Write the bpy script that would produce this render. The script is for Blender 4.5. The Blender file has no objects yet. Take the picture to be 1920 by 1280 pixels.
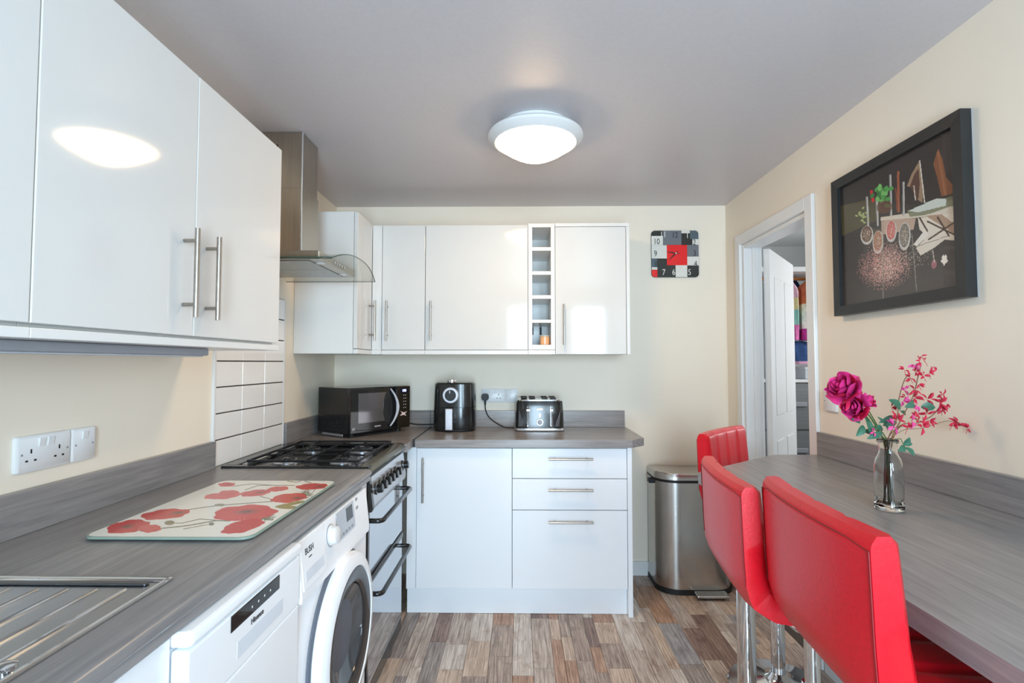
import bpy, bmesh, math, random
import numpy as np
from mathutils import Vector, Matrix

random.seed(7)
rng = np.random.default_rng(7)
SC = bpy.context.scene
COL = SC.collection
R = math.radians

# ------------------------------------------------------------------ camera, world, light, exposure
FPX = 980.0
PITCH, YAW = math.atan(40 / FPX), math.atan(14 / FPX)
cam_d = bpy.data.cameras.new('camera')
cam_d.sensor_width = 36.0
cam_d.lens = FPX / 1920 * 36.0
cam_d.clip_start = 0.02
cam = bpy.data.objects.new('camera', cam_d)
COL.objects.link(cam)
cam.location = (0, 0, 1.31)
cam.rotation_euler = (math.pi / 2 + PITCH, 0, YAW)
SC.camera = cam
CAM_M = Matrix.Translation(cam.location) @ cam.rotation_euler.to_matrix().to_4x4()

SC.view_settings.view_transform = 'Standard'
SC.view_settings.look = 'None'
SC.view_settings.gamma = 1
SC.view_settings.use_curve_mapping = False
SC.view_settings.exposure = 0.31
SC.cycles.use_denoising = True
SC.cycles.use_adaptive_sampling = True
SC.cycles.adaptive_threshold = 0.03
SC.cycles.max_bounces = 8
SC.cycles.diffuse_bounces = 5
SC.cycles.glossy_bounces = 5
SC.cycles.transmission_bounces = 8
SC.cycles.transparent_max_bounces = 8
SC.cycles.sample_clamp_indirect = 6.0
SC.cycles.caustics_refractive = False
SC.cycles.caustics_reflective = False

world = bpy.data.worlds.new('daylight')
SC.world = world
world.use_nodes = True
bg = world.node_tree.nodes['Background']
bg.inputs[0].default_value = (0.75, 0.87, 1.0, 1)
bg.inputs[1].default_value = 1.3

def area_light(name, loc, rot, sx, sy, watts, color):
    d = bpy.data.lights.new(name, 'AREA')
    d.shape = 'RECTANGLE'
    d.size, d.size_y = sx, sy
    d.energy = watts
    d.color = color
    o = bpy.data.objects.new(name, d)
    COL.objects.link(o)
    o.location, o.rotation_euler = loc, rot
    return o
# daylight entering by the glazed opening behind the camera, plus an unseen fill lamp added to brighten the next room
DAY = (0.64, 0.81, 1.0)
area_light('window_daylight', (0.16, -1.47, 1.12), (R(90), 0, 0), 0.64, 1.98, 118, DAY)
area_light('window_daylight', (0.98, -1.47, 1.55), (R(90), 0, 0), 0.5, 1.1, 48, DAY)  # lamp of the added second window
area_light('hall_fill_light', (2.93, 3.2, 1.6), (0, R(90), 0), 1.1, 1.0, 15, (0.92, 0.96, 1.0))
LAMP_STRENGTH = 30.0

# room extents in metres: camera stands at x = 0, y = 0, looking along +y
XL, XR, ZC, YB, YR = -1.172, 1.306, 2.307, 3.3, -1.4

def px(x, y, **k):
    """world point seen at photo pixel (x, y) on the plane X=, Y= or Z="""
    d = (CAM_M.to_3x3() @ Vector(((x - 960) / FPX, -(y - 640) / FPX, -1)))
    (a, v), = k.items()
    i = 'XYZ'.index(a)
    o = Vector(cam.location)
    return o + d * ((v - o[i]) / d[i])

# ------------------------------------------------------------------ materials
def lin(c):
    return tuple(((v / 255) / 12.92 if v <= 10 else ((v / 255 + 0.055) / 1.055) ** 2.4) for v in c)

MATS = {}
def mat(name, rgb, rough=0.5, metal=0.0, var=0.05, scale=(12, 12, 12), bump=0.0, spec=0.5, coat=0.0,
        trans=0.0, ior=1.45, emit=None, estr=0.0, coords='Object', detail=3.0, rvar=0.0, sheen=0.0):
    if name in MATS:
        return MATS[name]
    m = bpy.data.materials.new(name)
    m.use_nodes = True
    nt = m.node_tree
    b = nt.nodes['Principled BSDF']
    c = lin(rgb)
    tc = nt.nodes.new('ShaderNodeTexCoord')
    mp = nt.nodes.new('ShaderNodeMapping')
    mp.inputs['Scale'].default_value = scale
    nz = nt.nodes.new('ShaderNodeTexNoise')
    nz.inputs['Scale'].default_value = 1.0
    nz.inputs['Detail'].default_value = detail
    if coords == 'World':
        ge = nt.nodes.new('ShaderNodeNewGeometry')
        nt.links.new(ge.outputs['Position'], mp.inputs['Vector'])
    else:
        nt.links.new(tc.outputs[coords], mp.inputs['Vector'])
    nt.links.new(mp.outputs[0], nz.inputs['Vector'])
    rp = nt.nodes.new('ShaderNodeValToRGB')
    e = rp.color_ramp.elements
    e[0].position, e[1].position = 0.3, 0.7
    e[0].color = tuple(max(0, v * (1 - var)) for v in c) + (1,)
    e[1].color = tuple(min(1, v * (1 + var)) for v in c) + (1,)
    nt.links.new(nz.outputs['Fac'], rp.inputs[0])
    nt.links.new(rp.outputs[0], b.inputs['Base Color'])
    b.inputs['Roughness'].default_value = rough
    b.inputs['Metallic'].default_value = metal
    b.inputs['Specular IOR Level'].default_value = spec
    b.inputs['Coat Weight'].default_value = coat
    b.inputs['Coat Roughness'].default_value = 0.05
    b.inputs['Transmission Weight'].default_value = trans
    b.inputs['IOR'].default_value = ior
    if sheen:
        b.inputs['Sheen Weight'].default_value = sheen
    if rvar:
        mr = nt.nodes.new('ShaderNodeMapRange')
        mr.inputs['To Min'].default_value = max(0, rough - rvar)
        mr.inputs['To Max'].default_value = rough + rvar
        nt.links.new(nz.outputs['Fac'], mr.inputs['Value'])
        nt.links.new(mr.outputs[0], b.inputs['Roughness'])
    if emit:
        b.inputs['Emission Color'].default_value = lin(emit) + (1,)
        b.inputs['Emission Strength'].default_value = estr
    if bump:
        bp = nt.nodes.new('ShaderNodeBump')
        bp.inputs['Strength'].default_value = bump
        bp.inputs['Distance'].default_value = 0.002
        nt.links.new(nz.outputs['Fac'], bp.inputs['Height'])
        nt.links.new(bp.outputs[0], b.inputs['Normal'])
    MATS[name] = m
    return m

def wood_mat(name, dark, mid, light, grain, rough=0.35, rnd=False, bump=0.05, stain=None):
    """streaky wood print: grain = mapping scale, small along the fibre"""
    m = bpy.data.materials.new(name)
    m.use_nodes = True
    nt = m.node_tree
    b = nt.nodes['Principled BSDF']
    ge = nt.nodes.new('ShaderNodeNewGeometry')
    vec = ge.outputs['Position']
    if rnd:
        oi = nt.nodes.new('ShaderNodeObjectInfo')
        ad = nt.nodes.new('ShaderNodeVectorMath'); ad.operation = 'MULTIPLY_ADD'
        cb = nt.nodes.new('ShaderNodeCombineXYZ')
        for i in range(3):
            nt.links.new(oi.outputs['Random'], cb.inputs[i])
        nt.links.new(cb.outputs[0], ad.inputs[0])
        ad.inputs[1].default_value = (7.3, 5.1, 3.7)
        nt.links.new(vec, ad.inputs[2])
        vec = ad.outputs[0]
    mp = nt.nodes.new('ShaderNodeMapping')
    mp.inputs['Scale'].default_value = grain
    nt.links.new(vec, mp.inputs['Vector'])
    nz = nt.nodes.new('ShaderNodeTexNoise')
    nz.inputs['Scale'].default_value = 1.0
    nz.inputs['Detail'].default_value = 7.0
    nz.inputs['Roughness'].default_value = 0.62
    nz.inputs['Distortion'].default_value = 0.6
    nt.links.new(mp.outputs[0], nz.inputs['Vector'])
    rp = nt.nodes.new('ShaderNodeValToRGB')
    e = rp.color_ramp.elements
    e[0].position, e[0].color = 0.30, lin(dark) + (1,)
    e[1].position, e[1].color = 0.70, lin(light) + (1,)
    k = e.new(0.5); k.color = lin(mid) + (1,)
    nt.links.new(nz.outputs['Fac'], rp.inputs[0])
    col_out = rp.outputs[0]
    if stain:
        mp2 = nt.nodes.new('ShaderNodeMapping')
        mp2.inputs['Scale'].default_value = (9, 4.5, 9)
        nt.links.new(vec, mp2.inputs['Vector'])
        n2 = nt.nodes.new('ShaderNodeTexNoise')
        n2.inputs['Scale'].default_value = 1.6
        n2.inputs['Detail'].default_value = 6.0
        n2.inputs['Roughness'].default_value = 0.7
        nt.links.new(mp2.outputs[0], n2.inputs['Vector'])
        r2 = nt.nodes.new('ShaderNodeValToRGB')
        r2.color_ramp.elements[0].position, r2.color_ramp.elements[0].color = 0.52, (0, 0, 0, 1)
        r2.color_ramp.elements[1].position, r2.color_ramp.elements[1].color = 0.72, (0.75, 0.75, 0.75, 1)
        nt.links.new(n2.outputs['Fac'], r2.inputs[0])
        mx = nt.nodes.new('ShaderNodeMix'); mx.data_type = 'RGBA'
        nt.links.new(r2.outputs[0], mx.inputs['Factor'])
        nt.links.new(col_out, mx.inputs['A'])
        mx.inputs['B'].default_value = lin(stain) + (1,)
        col_out = mx.outputs['Result']
    nt.links.new(col_out, b.inputs['Base Color'])
    b.inputs['Roughness'].default_value = rough
    bp = nt.nodes.new('ShaderNodeBump')
    bp.inputs['Strength'].default_value = bump
    bp.inputs['Distance'].default_value = 0.002
    nt.links.new(nz.outputs['Fac'], bp.inputs['Height'])
    nt.links.new(bp.outputs[0], b.inputs['Normal'])
    MATS[name] = m
    return m

def attr_mat(name, attr='print', rough=0.4, coat=0.0, spec=0.5):
    m = bpy.data.materials.new(name)
    m.use_nodes = True
    nt = m.node_tree
    b = nt.nodes['Principled BSDF']
    a = nt.nodes.new('ShaderNodeAttribute')
    a.attribute_name = attr
    nt.links.new(a.outputs['Color'], b.inputs['Base Color'])
    b.inputs['Roughness'].default_value = rough
    b.inputs['Coat Weight'].default_value = coat
    b.inputs['Specular IOR Level'].default_value = spec
    return m

def pane_mat(name, tint, gloss=0.12):
    m = bpy.data.materials.new(name)
    m.use_nodes = True
    nt = m.node_tree
    nt.nodes.remove(nt.nodes['Principled BSDF'])
    out = nt.nodes['Material Output']
    t = nt.nodes.new('ShaderNodeBsdfTransparent'); t.inputs[0].default_value = tint + (1,)
    g = nt.nodes.new('ShaderNodeBsdfGlossy'); g.inputs['Roughness'].default_value = 0.02
    fr = nt.nodes.new('ShaderNodeFresnel'); fr.inputs[0].default_value = 1.45
    ad = nt.nodes.new('ShaderNodeMath'); ad.operation = 'MULTIPLY_ADD'
    ad.inputs[1].default_value = 0.9 if gloss > 0.11 else 0.3; ad.inputs[2].default_value = gloss * 0.2
    nt.links.new(fr.outputs[0], ad.inputs[0])
    mx = nt.nodes.new('ShaderNodeMixShader')
    nt.links.new(ad.outputs[0], mx.inputs[0])
    nt.links.new(t.outputs[0], mx.inputs[1])
    nt.links.new(g.outputs[0], mx.inputs[2])
    nt.links.new(mx.outputs[0], out.inputs[0])
    MATS[name] = m
    return m

M_WALL = mat('cream_wall_paint', (240, 229, 212), 0.6, var=0.012, scale=(3, 3, 3), coords='World', bump=0.03, spec=0.25)
M_CEIL = mat('grey_lilac_ceiling_paint', (206, 200, 202), 0.36, var=0.02, scale=(90, 90, 90), coords='World', bump=0.06, spec=0.5)
M_HALL = mat('white_hall_paint', (236, 238, 238), 0.6, var=0.01, coords='World')
M_GLOSS = mat('gloss_white_door', (219, 218, 215), 0.07, var=0.008, scale=(4, 4, 4), coords='World', spec=0.45)
M_CARC = mat('white_melamine', (226, 225, 222), 0.3, var=0.008, scale=(4, 4, 4), coords='World')
M_BASEW = mat('satin_white_base_door', (240, 242, 245), 0.18, var=0.008, scale=(4, 4, 4), coords='World')
M_PAINT = mat('white_satin_woodwork', (230, 230, 229), 0.35, var=0.01, scale=(5, 5, 5), coords='World')
M_APPL = mat('white_enamel', (250, 252, 255), 0.22, var=0.006, scale=(5, 5, 5), coords='World')
M_PLAST = mat('white_plastic', (230, 230, 229), 0.3, var=0.01)
M_STEEL = mat('brushed_steel', (190, 186, 180), 0.28, 1.0, var=0.08, scale=(4, 4, 180), rvar=0.06, coords='World')
M_HOOD = mat('hood_brushed_steel', (172, 164, 152), 0.3, 1.0, var=0.08, scale=(160, 160, 4), rvar=0.05, coords='World')
M_HANDLE = mat('satin_nickel', (170, 163, 155), 0.3, 1.0, var=0.05, scale=(60, 60, 60))
M_CHROME = mat('chrome', (225, 226, 228), 0.06, 1.0, var=0.02)
M_BLACK = mat('black_enamel', (30, 31, 32), 0.16, var=0.1, spec=0.6)
M_BLACKM = mat('matt_black', (26, 26, 27), 0.5, var=0.15, scale=(60, 60, 60))
M_IRON = mat('black_cast_iron', (24, 24, 26), 0.38, var=0.2, scale=(80, 80, 80), bump=0.1)
M_DGLASS = mat('black_glass', (16, 17, 19), 0.04, var=0.05, spec=0.8)
M_MIRROR = mat('mirrored_oven_glass', (205, 212, 220), 0.05, 0.85, var=0.03, scale=(3, 3, 3))
M_SILVER = mat('silver_fascia', (198, 200, 204), 0.22, 0.7, var=0.03)
M_LEATH = mat('red_leatherette', (216, 20, 36), 0.34, var=0.06, scale=(150, 150, 150), bump=0.12, spec=0.5)
M_SEAM = mat('dark_red_thread', (140, 8, 20), 0.6, var=0.1)
M_GROUT = mat('dark_grey_grout', (70, 62, 60), 0.85, var=0.1, scale=(60, 60, 60))
M_TILE = mat('white_glazed_tile', (247, 244, 241), 0.08, var=0.01, scale=(6, 6, 6), coords='World', coat=0.3)
M_GREYP = mat('grey_plastic', (150, 152, 158), 0.4, var=0.03)
M_WT_Y = wood_mat('grey_wood_worktop_lengthwise', (118, 116, 117), (136, 133, 133), (152, 148, 147), (60, 3.2, 60), 0.3, bump=0.03)
M_WT_X = wood_mat('grey_wood_worktop_crosswise', (118, 113, 111), (138, 131, 128), (156, 148, 143), (3.2, 60, 60), 0.27, bump=0.03)
M_FLOORB = mat('dark_floor_base', (70, 58, 50), 0.7, var=0.1)
M_GLASS = mat('clear_glass', (250, 252, 250), 0.0, var=0.0, trans=1.0, ior=1.45)
M_PANE = pane_mat('window_glass', (0.95, 0.98, 0.97))
M_CANOPY = pane_mat('hood_curved_glass', (0.965, 0.985, 0.972), 0.1)
M_CANEDGE = mat('green_glass_edge', (58, 72, 62), 0.1, var=0.05)

# ------------------------------------------------------------------ mesh helpers
class MB:
    def __init__(self):
        self.bm = bmesh.new()
        self.round = False

    def box(self, x0, x1, y0, y1, z0, z1, bev=0.0, seg=2):
        b = self.bm
        vs = [b.verts.new((x, y, z)) for x in (x0, x1) for y in (y0, y1) for z in (z0, z1)]
        fs = []
        for f in ((0, 1, 3, 2), (4, 6, 7, 5), (0, 4, 5, 1), (2, 3, 7, 6), (0, 2, 6, 4), (1, 5, 7, 3)):
            fs.append(b.faces.new([vs[i] for i in f]))
        if bev > 0:
            es = list({e for f in fs for e in f.edges})
            bmesh.ops.bevel(b, geom=es, offset=bev, segments=seg, affect='EDGES', profile=0.5)
        return self

    def loft(self, secs, closed=True, cap=True, loop=False):
        """secs: list of equal-length rings of points"""
        self.round = True
        b = self.bm
        rings = [[b.verts.new(p) for p in s] for s in secs]
        n = len(rings[0])
        pairs = list(zip(rings[:-1], rings[1:]))
        if loop:
            pairs.append((rings[-1], rings[0]))
        for r0, r1 in pairs:
            for i in range(n if closed else n - 1):
                j = (i + 1) % n
                b.faces.new((r0[i], r0[j], r1[j], r1[i]))
        if cap and closed and not loop:
            b.faces.new(list(reversed(rings[0])))
            b.faces.new(rings[-1])
        return self

    def cyl(self, p0, p1, r0, r1=None, seg=16):
        r1 = r0 if r1 is None else r1
        p0, p1 = Vector(p0), Vector(p1)
        d = (p1 - p0).normalized()
        u = d.orthogonal().normalized()
        v = d.cross(u)
        secs = []
        for p, r in ((p0, r0), (p1, r1)):
            secs.append([p + (u * math.cos(a) + v * math.sin(a)) * r for a in [2 * math.pi * i / seg for i in range(seg)]])
        return self.loft(secs)

    def tube(self, pts, r, seg=10, loop=False):
        pts = [Vector(p) for p in pts]
        n = len(pts)
        rr = r if isinstance(r, (list, tuple)) else [r] * n
        secs = []
        t0 = None
        for i, p in enumerate(pts):
            if loop:
                t = (pts[(i + 1) % n] - pts[i - 1]).normalized()
            else:
                t = (pts[min(i + 1, n - 1)] - pts[max(i - 1, 0)]).normalized()
            if t0 is None:
                u = t.orthogonal().normalized()
            else:
                u = (u - t * u.dot(t))
                u = u.normalized() if u.length > 1e-6 else t.orthogonal().normalized()
            t0 = t
            v = t.cross(u)
            secs.append([p + (u * math.cos(a) + v * math.sin(a)) * rr[i] for a in [2 * math.pi * k / seg for k in range(seg)]])
        return self.loft(secs, loop=loop)

    def lathe(self, prof, c=(0, 0, 0), seg=32, M=None, cap=True):
        """prof: (radius, height) pairs, turned about local z"""
        M = M or Matrix.Translation(Vector(c))
        secs = []
        for r, z in prof:
            secs.append([M @ Vector((max(r, 1e-4) * math.cos(a), max(r, 1e-4) * math.sin(a), z)) for a in [2 * math.pi * i / seg for i in range(seg)]])
        return self.loft(secs, cap=cap)

    def prism(self, poly, axis, a0, a1):
        """poly of 2-D points in the plane across axis ('X': (y,z), 'Y': (x,z), 'Z': (x,y))"""
        def P(p, a):
            return {'X': (a, p[0], p[1]), 'Y': (p[0], a, p[1]), 'Z': (p[0], p[1], a)}[axis]
        return self.loft([[P(p, a0) for p in poly], [P(p, a1) for p in poly]])

    def xform(self, M):
        bmesh.ops.transform(self.bm, matrix=M, verts=self.bm.verts)
        return self

    def mesh(self, name, m, ang=35):
        bmesh.ops.recalc_face_normals(self.bm, faces=self.bm.faces)
        me = bpy.data.meshes.new(name)
        self.bm.to_mesh(me)
        self.bm.free()
        for x in (m if isinstance(m, (list, tuple)) else [m]):
            me.materials.append(x)
        if ang:
            ang = ang if self.round else 12
            me.polygons.foreach_set('use_smooth', [True] * len(me.polygons))
            me.set_sharp_from_angle(angle=R(ang))
        return me

    def build(self, name, m, parent=None, ang=35, local=False):
        """points are world points unless local; parents here have no rotation when not local"""
        off = Vector((0, 0, 0))
        p = parent
        while p is not None and not local:
            off += p.location
            p = p.parent
        if off.length:
            self.xform(Matrix.Translation(-off))
        me = self.mesh(name, m, ang)
        o = bpy.data.objects.new(name, me)
        COL.objects.link(o)
        o.parent = parent
        return o

def tag(o, label=None, cat=None, group=None, kind=None):
    if label: o['label'] = label
    if cat: o['category'] = cat
    if group: o['group'] = group
    if kind: o['kind'] = kind
    return o

def thing(name, label, cat, loc=(0, 0, 0), rz=0.0, group=None):
    o = bpy.data.objects.new(name, None)
    COL.objects.link(o)
    o.empty_display_size = 0.1
    o.location = loc
    o.rotation_euler = (0, 0, rz)
    return tag(o, label, cat, group)

def struct(name, mb, m, parent=None, label=None, ang=35):
    o = mb.build(name, m, parent, ang)
    if parent is None:
        o['kind'] = 'structure'
        if label: o['label'] = label
    return o

def text(body, name, m, parent, origin, right, up, size, depth=0.0006, align='CENTER', bold=0.0, sx=1.0):
    cu = bpy.data.curves.new(name, 'FONT')
    cu.body = body
    cu.size = size
    cu.extrude = depth
    cu.offset = bold
    cu.align_x = align
    cu.align_y = 'CENTER'
    t = bpy.data.objects.new(name, cu)
    COL.objects.link(t)
    dg = bpy.context.evaluated_depsgraph_get()
    me = bpy.data.meshes.new_from_object(t.evaluated_get(dg))
    bpy.data.objects.remove(t)
    bpy.data.curves.remove(cu)
    r, u = Vector(right).normalized(), Vector(up).normalized()
    n = r.cross(u)
    M = Matrix(((r.x * sx, u.x, n.x, origin[0]), (r.y * sx, u.y, n.y, origin[1]), (r.z * sx, u.z, n.z, origin[2]), (0, 0, 0, 1)))
    me.transform(M)
    off = Vector((0, 0, 0))
    p = parent
    while p is not None:
        off += p.location
        p = p.parent
    me.transform(Matrix.Translation(-off))
    me.materials.clear()
    me.materials.append(m)
    o = bpy.data.objects.new(name, me)
    COL.objects.link(o)
    o.parent = parent
    return o

def bezier(p0, p1, p2, p3, n=14):
    out = []
    for i in range(n + 1):
        t = i / n
        out.append(Vector(p0) * (1 - t) ** 3 + Vector(p1) * 3 * t * (1 - t) ** 2 + Vector(p2) * 3 * t * t * (1 - t) + Vector(p3) * t ** 3)
    return out

def rrect(x0, x1, y0, y1, r, n=5):
    pts = []
    for cx, cy, a in ((x1 - r, y1 - r, 0), (x0 + r, y1 - r, 90), (x0 + r, y0 + r, 180), (x1 - r, y0 + r, 270)):
        for i in range(n + 1):
            t = R(a + 90 * i / n)
            pts.append((cx + r * math.cos(t), cy + r * math.sin(t)))
    return pts

# ------------------------------------------------------------------ the room
T = 0.1
FZ = -0.012
floor = struct('floor', MB().box(XL - T, XR + T, YR - T, YB + T, FZ - 0.06, FZ), M_FLOORB, label='floor of mixed weathered brown and grey wood planks')
struct('ceiling', MB().box(XL - T, XR + T, YR - T, YB + T, ZC, ZC + 0.08), M_CEIL, label='grey lilac painted ceiling')
wall_left = struct('wall_left', MB().box(XL - T, XL, YR - T, YB + T, FZ, ZC), M_WALL, label='cream painted wall behind the cooker')
struct('wall_back', MB().box(XL, XR, YB, YB + T, FZ, ZC), M_WALL, label='cream painted end wall with the clock')
DY0, DY1, DZ = 2.36, 3.06, 2.0
struct('wall_right', MB().box(XR, XR + T, YR - T, DY0, FZ, ZC).box(XR, XR + T, DY1, YB + T, FZ, ZC).box(XR, XR + T, DY0, DY1, DZ, ZC), M_WALL,
       label='cream painted wall with the picture and doorway')
WX0, WX1, WZ0, WZ1 = -0.18, 0.50, 0.12, 2.14
VX0, VX1, VZ0, VZ1 = 0.72, 1.24, 0.98, 2.12  # second opening, added for more light on the left appliance fronts
struct('wall_rear', MB().box(XL, WX0, YR - T, YR, FZ, ZC).box(WX1, VX0, YR - T, YR, FZ, ZC).box(VX1, XR, YR - T, YR, FZ, ZC)
       .box(WX0, WX1, YR - T, YR, FZ, WZ0).box(WX0, WX1, YR - T, YR, WZ1, ZC).box(VX0, VX1, YR - T, YR, FZ, VZ0).box(VX0, VX1, YR - T, YR, VZ1, ZC),
       M_WALL, label='cream wall behind the camera with glazed openings')
for nm_, lb_, x0_, x1_, z0_, z1_ in (('window_1', 'white framed glazed door behind the camera', WX0, WX1, WZ0, WZ1), ('window_2', 'white framed window added behind the camera beside the glazed door', VX0, VX1, VZ0, VZ1)):
    win = thing(nm_, None, None, ((x0_ + x1_) / 2, YR - 0.05, z0_))
    tag(win, lb_, None, kind='structure')
    fr = MB()
    for a, b_ in ((x0_, x0_ + 0.05), (x1_ - 0.05, x1_)):
        fr.box(a, b_, YR - 0.08, YR - 0.03, z0_, z1_, 0.004)
    for a, b_ in ((z0_, z0_ + 0.05), (z1_ - 0.05, z1_)):
        fr.box(x0_ + 0.051, x1_ - 0.051, YR - 0.08, YR - 0.03, a, b_, 0.004)
    fr.build('window_frame', M_PLAST, win)
    MB().box(x0_ + 0.05, x1_ - 0.05, YR - 0.058, YR - 0.052, z0_ + 0.05, z1_ - 0.05).build('pane', M_PANE, win)
struct('baseboard_back', MB().box(0.605, XR - 0.001, YB - 0.014, YB, 0.0, 0.085, 0.003), M_PAINT, label='white skirting board behind the steel bin')
struct('baseboard_right', MB().box(XR - 0.014, XR, YR, DY0 - 0.07, 0.0, 0.1, 0.003), M_PAINT, label='white skirting board below the breakfast bar')

# floor planks: strips of random width along the room, each strip cut into random lengths
PLANK_COLS = [((112, 96, 86), (166, 149, 137), (206, 193, 181)), ((100, 84, 74), (150, 131, 119), (190, 172, 157)),
              ((130, 118, 110), (186, 174, 164), (218, 209, 199)), ((82, 64, 58), (124, 100, 90), (164, 139, 124)),
              ((100, 96, 98), (142, 138, 139), (178, 173, 171)), ((110, 82, 64), (158, 124, 101), (192, 160, 136)),
              ((120, 101, 86), (176, 154, 136), (210, 191, 172)), ((88, 80, 76), (136, 125, 118), (176, 164, 155))]
STAIN = [(120, 84, 66), (92, 66, 54), (150, 112, 84), (70, 46, 42), (96, 84, 80), (128, 82, 54), (132, 96, 72), (84, 66, 58)]
PLANK_COLS = [tuple(tuple(min(255, int(v * 1.07 + 4)) for v in c) for c in t) for t in PLANK_COLS]
PM = [wood_mat('plank_wood_%d' % i, *c, (150, 6, 20), 0.42, rnd=True, bump=0.15, stain=STAIN[i]) for i, c in enumerate(PLANK_COLS)]
PMESH = [MB().box(-0.5, 0.5, -0.5, 0.5, -1, 0).mesh('plank', m, 0) for m in PM]
rest = MB()
rest_idx = []
x = XL + 0.001
PW = [0.05, 0.075, 0.09, 0.105]
planks = []
while x < XR - 0.002:
    w = min(random.choice(PW), XR - 0.001 - x)
    y = YR + 0.001 - random.random() * 0.3
    while y < YB - 0.002:
        L = random.choice([0.2, 0.28, 0.36, 0.44, 0.55])
        a, b_ = max(y, YR + 0.001), min(y + L, YB - 0.001)
        y += L
        if b_ - a > 0.01:
            planks.append((x, w, a, b_, random.choices(range(8), (5, 4, 4, 2, 3, 3, 5, 3))[0]))
    x += w
seen = lambda p: p[0] + p[1] > -0.62 and p[3] > 1.05
near = sorted([p for p in planks if seen(p)], key=lambda p: abs(p[2] - 2.2) + 0.3 * abs(p[0] - 0.3))[:300]
keep = set(near)
for (x, w, a, b_, k) in near:
    o = bpy.data.objects.new('plank', PMESH[k])
    COL.objects.link(o)
    o.parent = floor
    o.location = (x + w / 2, (a + b_) / 2, random.uniform(-0.0009, 0.0))
    o.scale = (w - 0.0016, b_ - a - 0.0016, 0.011)
for p in planks:
    if p not in keep:
        n0 = len(rest.bm.faces)
        rest.box(p[0] + 0.0008, p[0] + p[1] - 0.0008, p[2] + 0.0008, p[3] - 0.0008, -0.0115, 0)
        rest_idx += [p[4]] * 6
ro = rest.build('remaining_planks', PM, floor, 0)
ro.data.polygons.foreach_set('material_index', rest_idx)
tag(ro, 'weathered wood planks below the units', kind='stuff')

# tiles behind the cooker: aligned grid, 3 columns x 7 rows, dark joints
TY0, TW, TH, TZ0 = 1.99, 0.192, 0.1015, 0.911
MB().box(XL, XL + 0.005, TY0, TY0 + 3 * TW, TZ0, TZ0 + 7 * TH).build('grout', M_GROUT, wall_left)
tm = MB().box(0, 0.009, 0.0008, TW - 0.0008, 0.0024, TH - 0.0024, 0.0015, 2).mesh('tile', M_TILE)
for i in range(3):
    for j in range(7):
        o = bpy.data.objects.new('tile', tm)
        COL.objects.link(o)
        o.parent = wall_left
        o.location = (XL + 0.0005, TY0 + i * TW, TZ0 + j * TH)
MB().box(XL, XL + 0.011, TY0 - 0.01, TY0, TZ0, TZ0 + 7 * TH).build('tile_edge_trim', M_PLAST, wall_left)
MB().box(XL, XL + 0.011, TY0 + 3 * TW, TY0 + 3 * TW + 0.008, TZ0, TZ0 + 7 * TH).build('tile_edge_trim', M_PLAST, wall_left)

# ------------------------------------------------------------------ doorway, door leaf, the next room
door = thing('door_1', None, None, (XR, (DY0 + DY1) / 2, 0))
tag(door, 'white door frame and open door beside the clock wall', kind='structure')
AW = 0.06
ar = MB()
ar.box(XR - 0.018, XR - 0.0002, DY0 - AW, DY0, 0, DZ + AW, 0.004)
ar.build('architrave', M_PAINT, door)
MB().box(XR - 0.018, XR - 0.0002, DY1, DY1 + AW, 0, DZ + AW, 0.004).build('architrave', M_PAINT, door)
MB().box(XR - 0.018, XR - 0.0002, DY0 + 0.0005, DY1 - 0.0005, DZ, DZ + AW, 0.004).build('architrave', M_PAINT, door)
MB().box(XR, XR + T + 0.004, DY1 - 0.022, DY1, 0, DZ, 0.002).box(XR + 0.045, XR + 0.075, DY1 - 0.034, DY1 - 0.022, 0, DZ, 0.002).build('door_lining', M_PAINT, door)
MB().box(XR, XR + T + 0.004, DY0, DY0 + 0.022, 0, DZ, 0.002).build('door_lining', M_PAINT, door)
MB().box(XR, XR + T + 0.004, DY0 + 0.022, DY1 - 0.022, DZ - 0.022, DZ, 0.002).build('door_lining', M_PAINT, door)
leaf = MB()
leaf.box(0, 0.66, -0.035, 0, 0.005, 1.975, 0.003)
for a, b_ in ((0.1, 0.29), (0.37, 0.56)):
    for z0, z1 in ((0.2, 0.85), (1.0, 1.82)):
        leaf.box(a, b_, -0.039, -0.034, z0, z1, 0.004)
leaf.xform(Matrix.Translation((XR + T + 0.02, DY1 - 0.002, 0)) @ Matrix.Rotation(R(52), 4, 'Z'))
leaf.build('door_leaf', M_PAINT, door)

HX1, HY0, HY1 = 3.0, 1.4, 4.9
struct('wall_hall_far', MB().box(XR + T, HX1, HY1, HY1 + 0.1, FZ, 2.4), M_HALL, label='white far wall of the next room')
struct('wall_hall_side', MB().box(HX1, HX1 + 0.1, HY0, HY1, FZ, 2.4), M_HALL, label='white side wall of the next room')
struct('wall_hall_near', MB().box(XR + T, HX1, HY0 - 0.1, HY0, FZ, 2.4), M_HALL, label='white near wall of the next room')
struct('wall_hall_end', MB().box(XR, XR + T, YB + T, HY1, FZ, 2.4), M_HALL, label='white wall between kitchen and next room')
struct('ceiling_hall', MB().box(XR + T, HX1, HY0, HY1, 2.4, 2.48), M_HALL, label='white ceiling of the next room')
struct('floor_hall', MB().box(XR + T, HX1, HY0, HY1, FZ - 0.06, 0), mat('hall_carpet', (120, 118, 116), 0.9, var=0.1, scale=(60, 60, 60), coords='World'), label='grey carpet of the next room')

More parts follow.
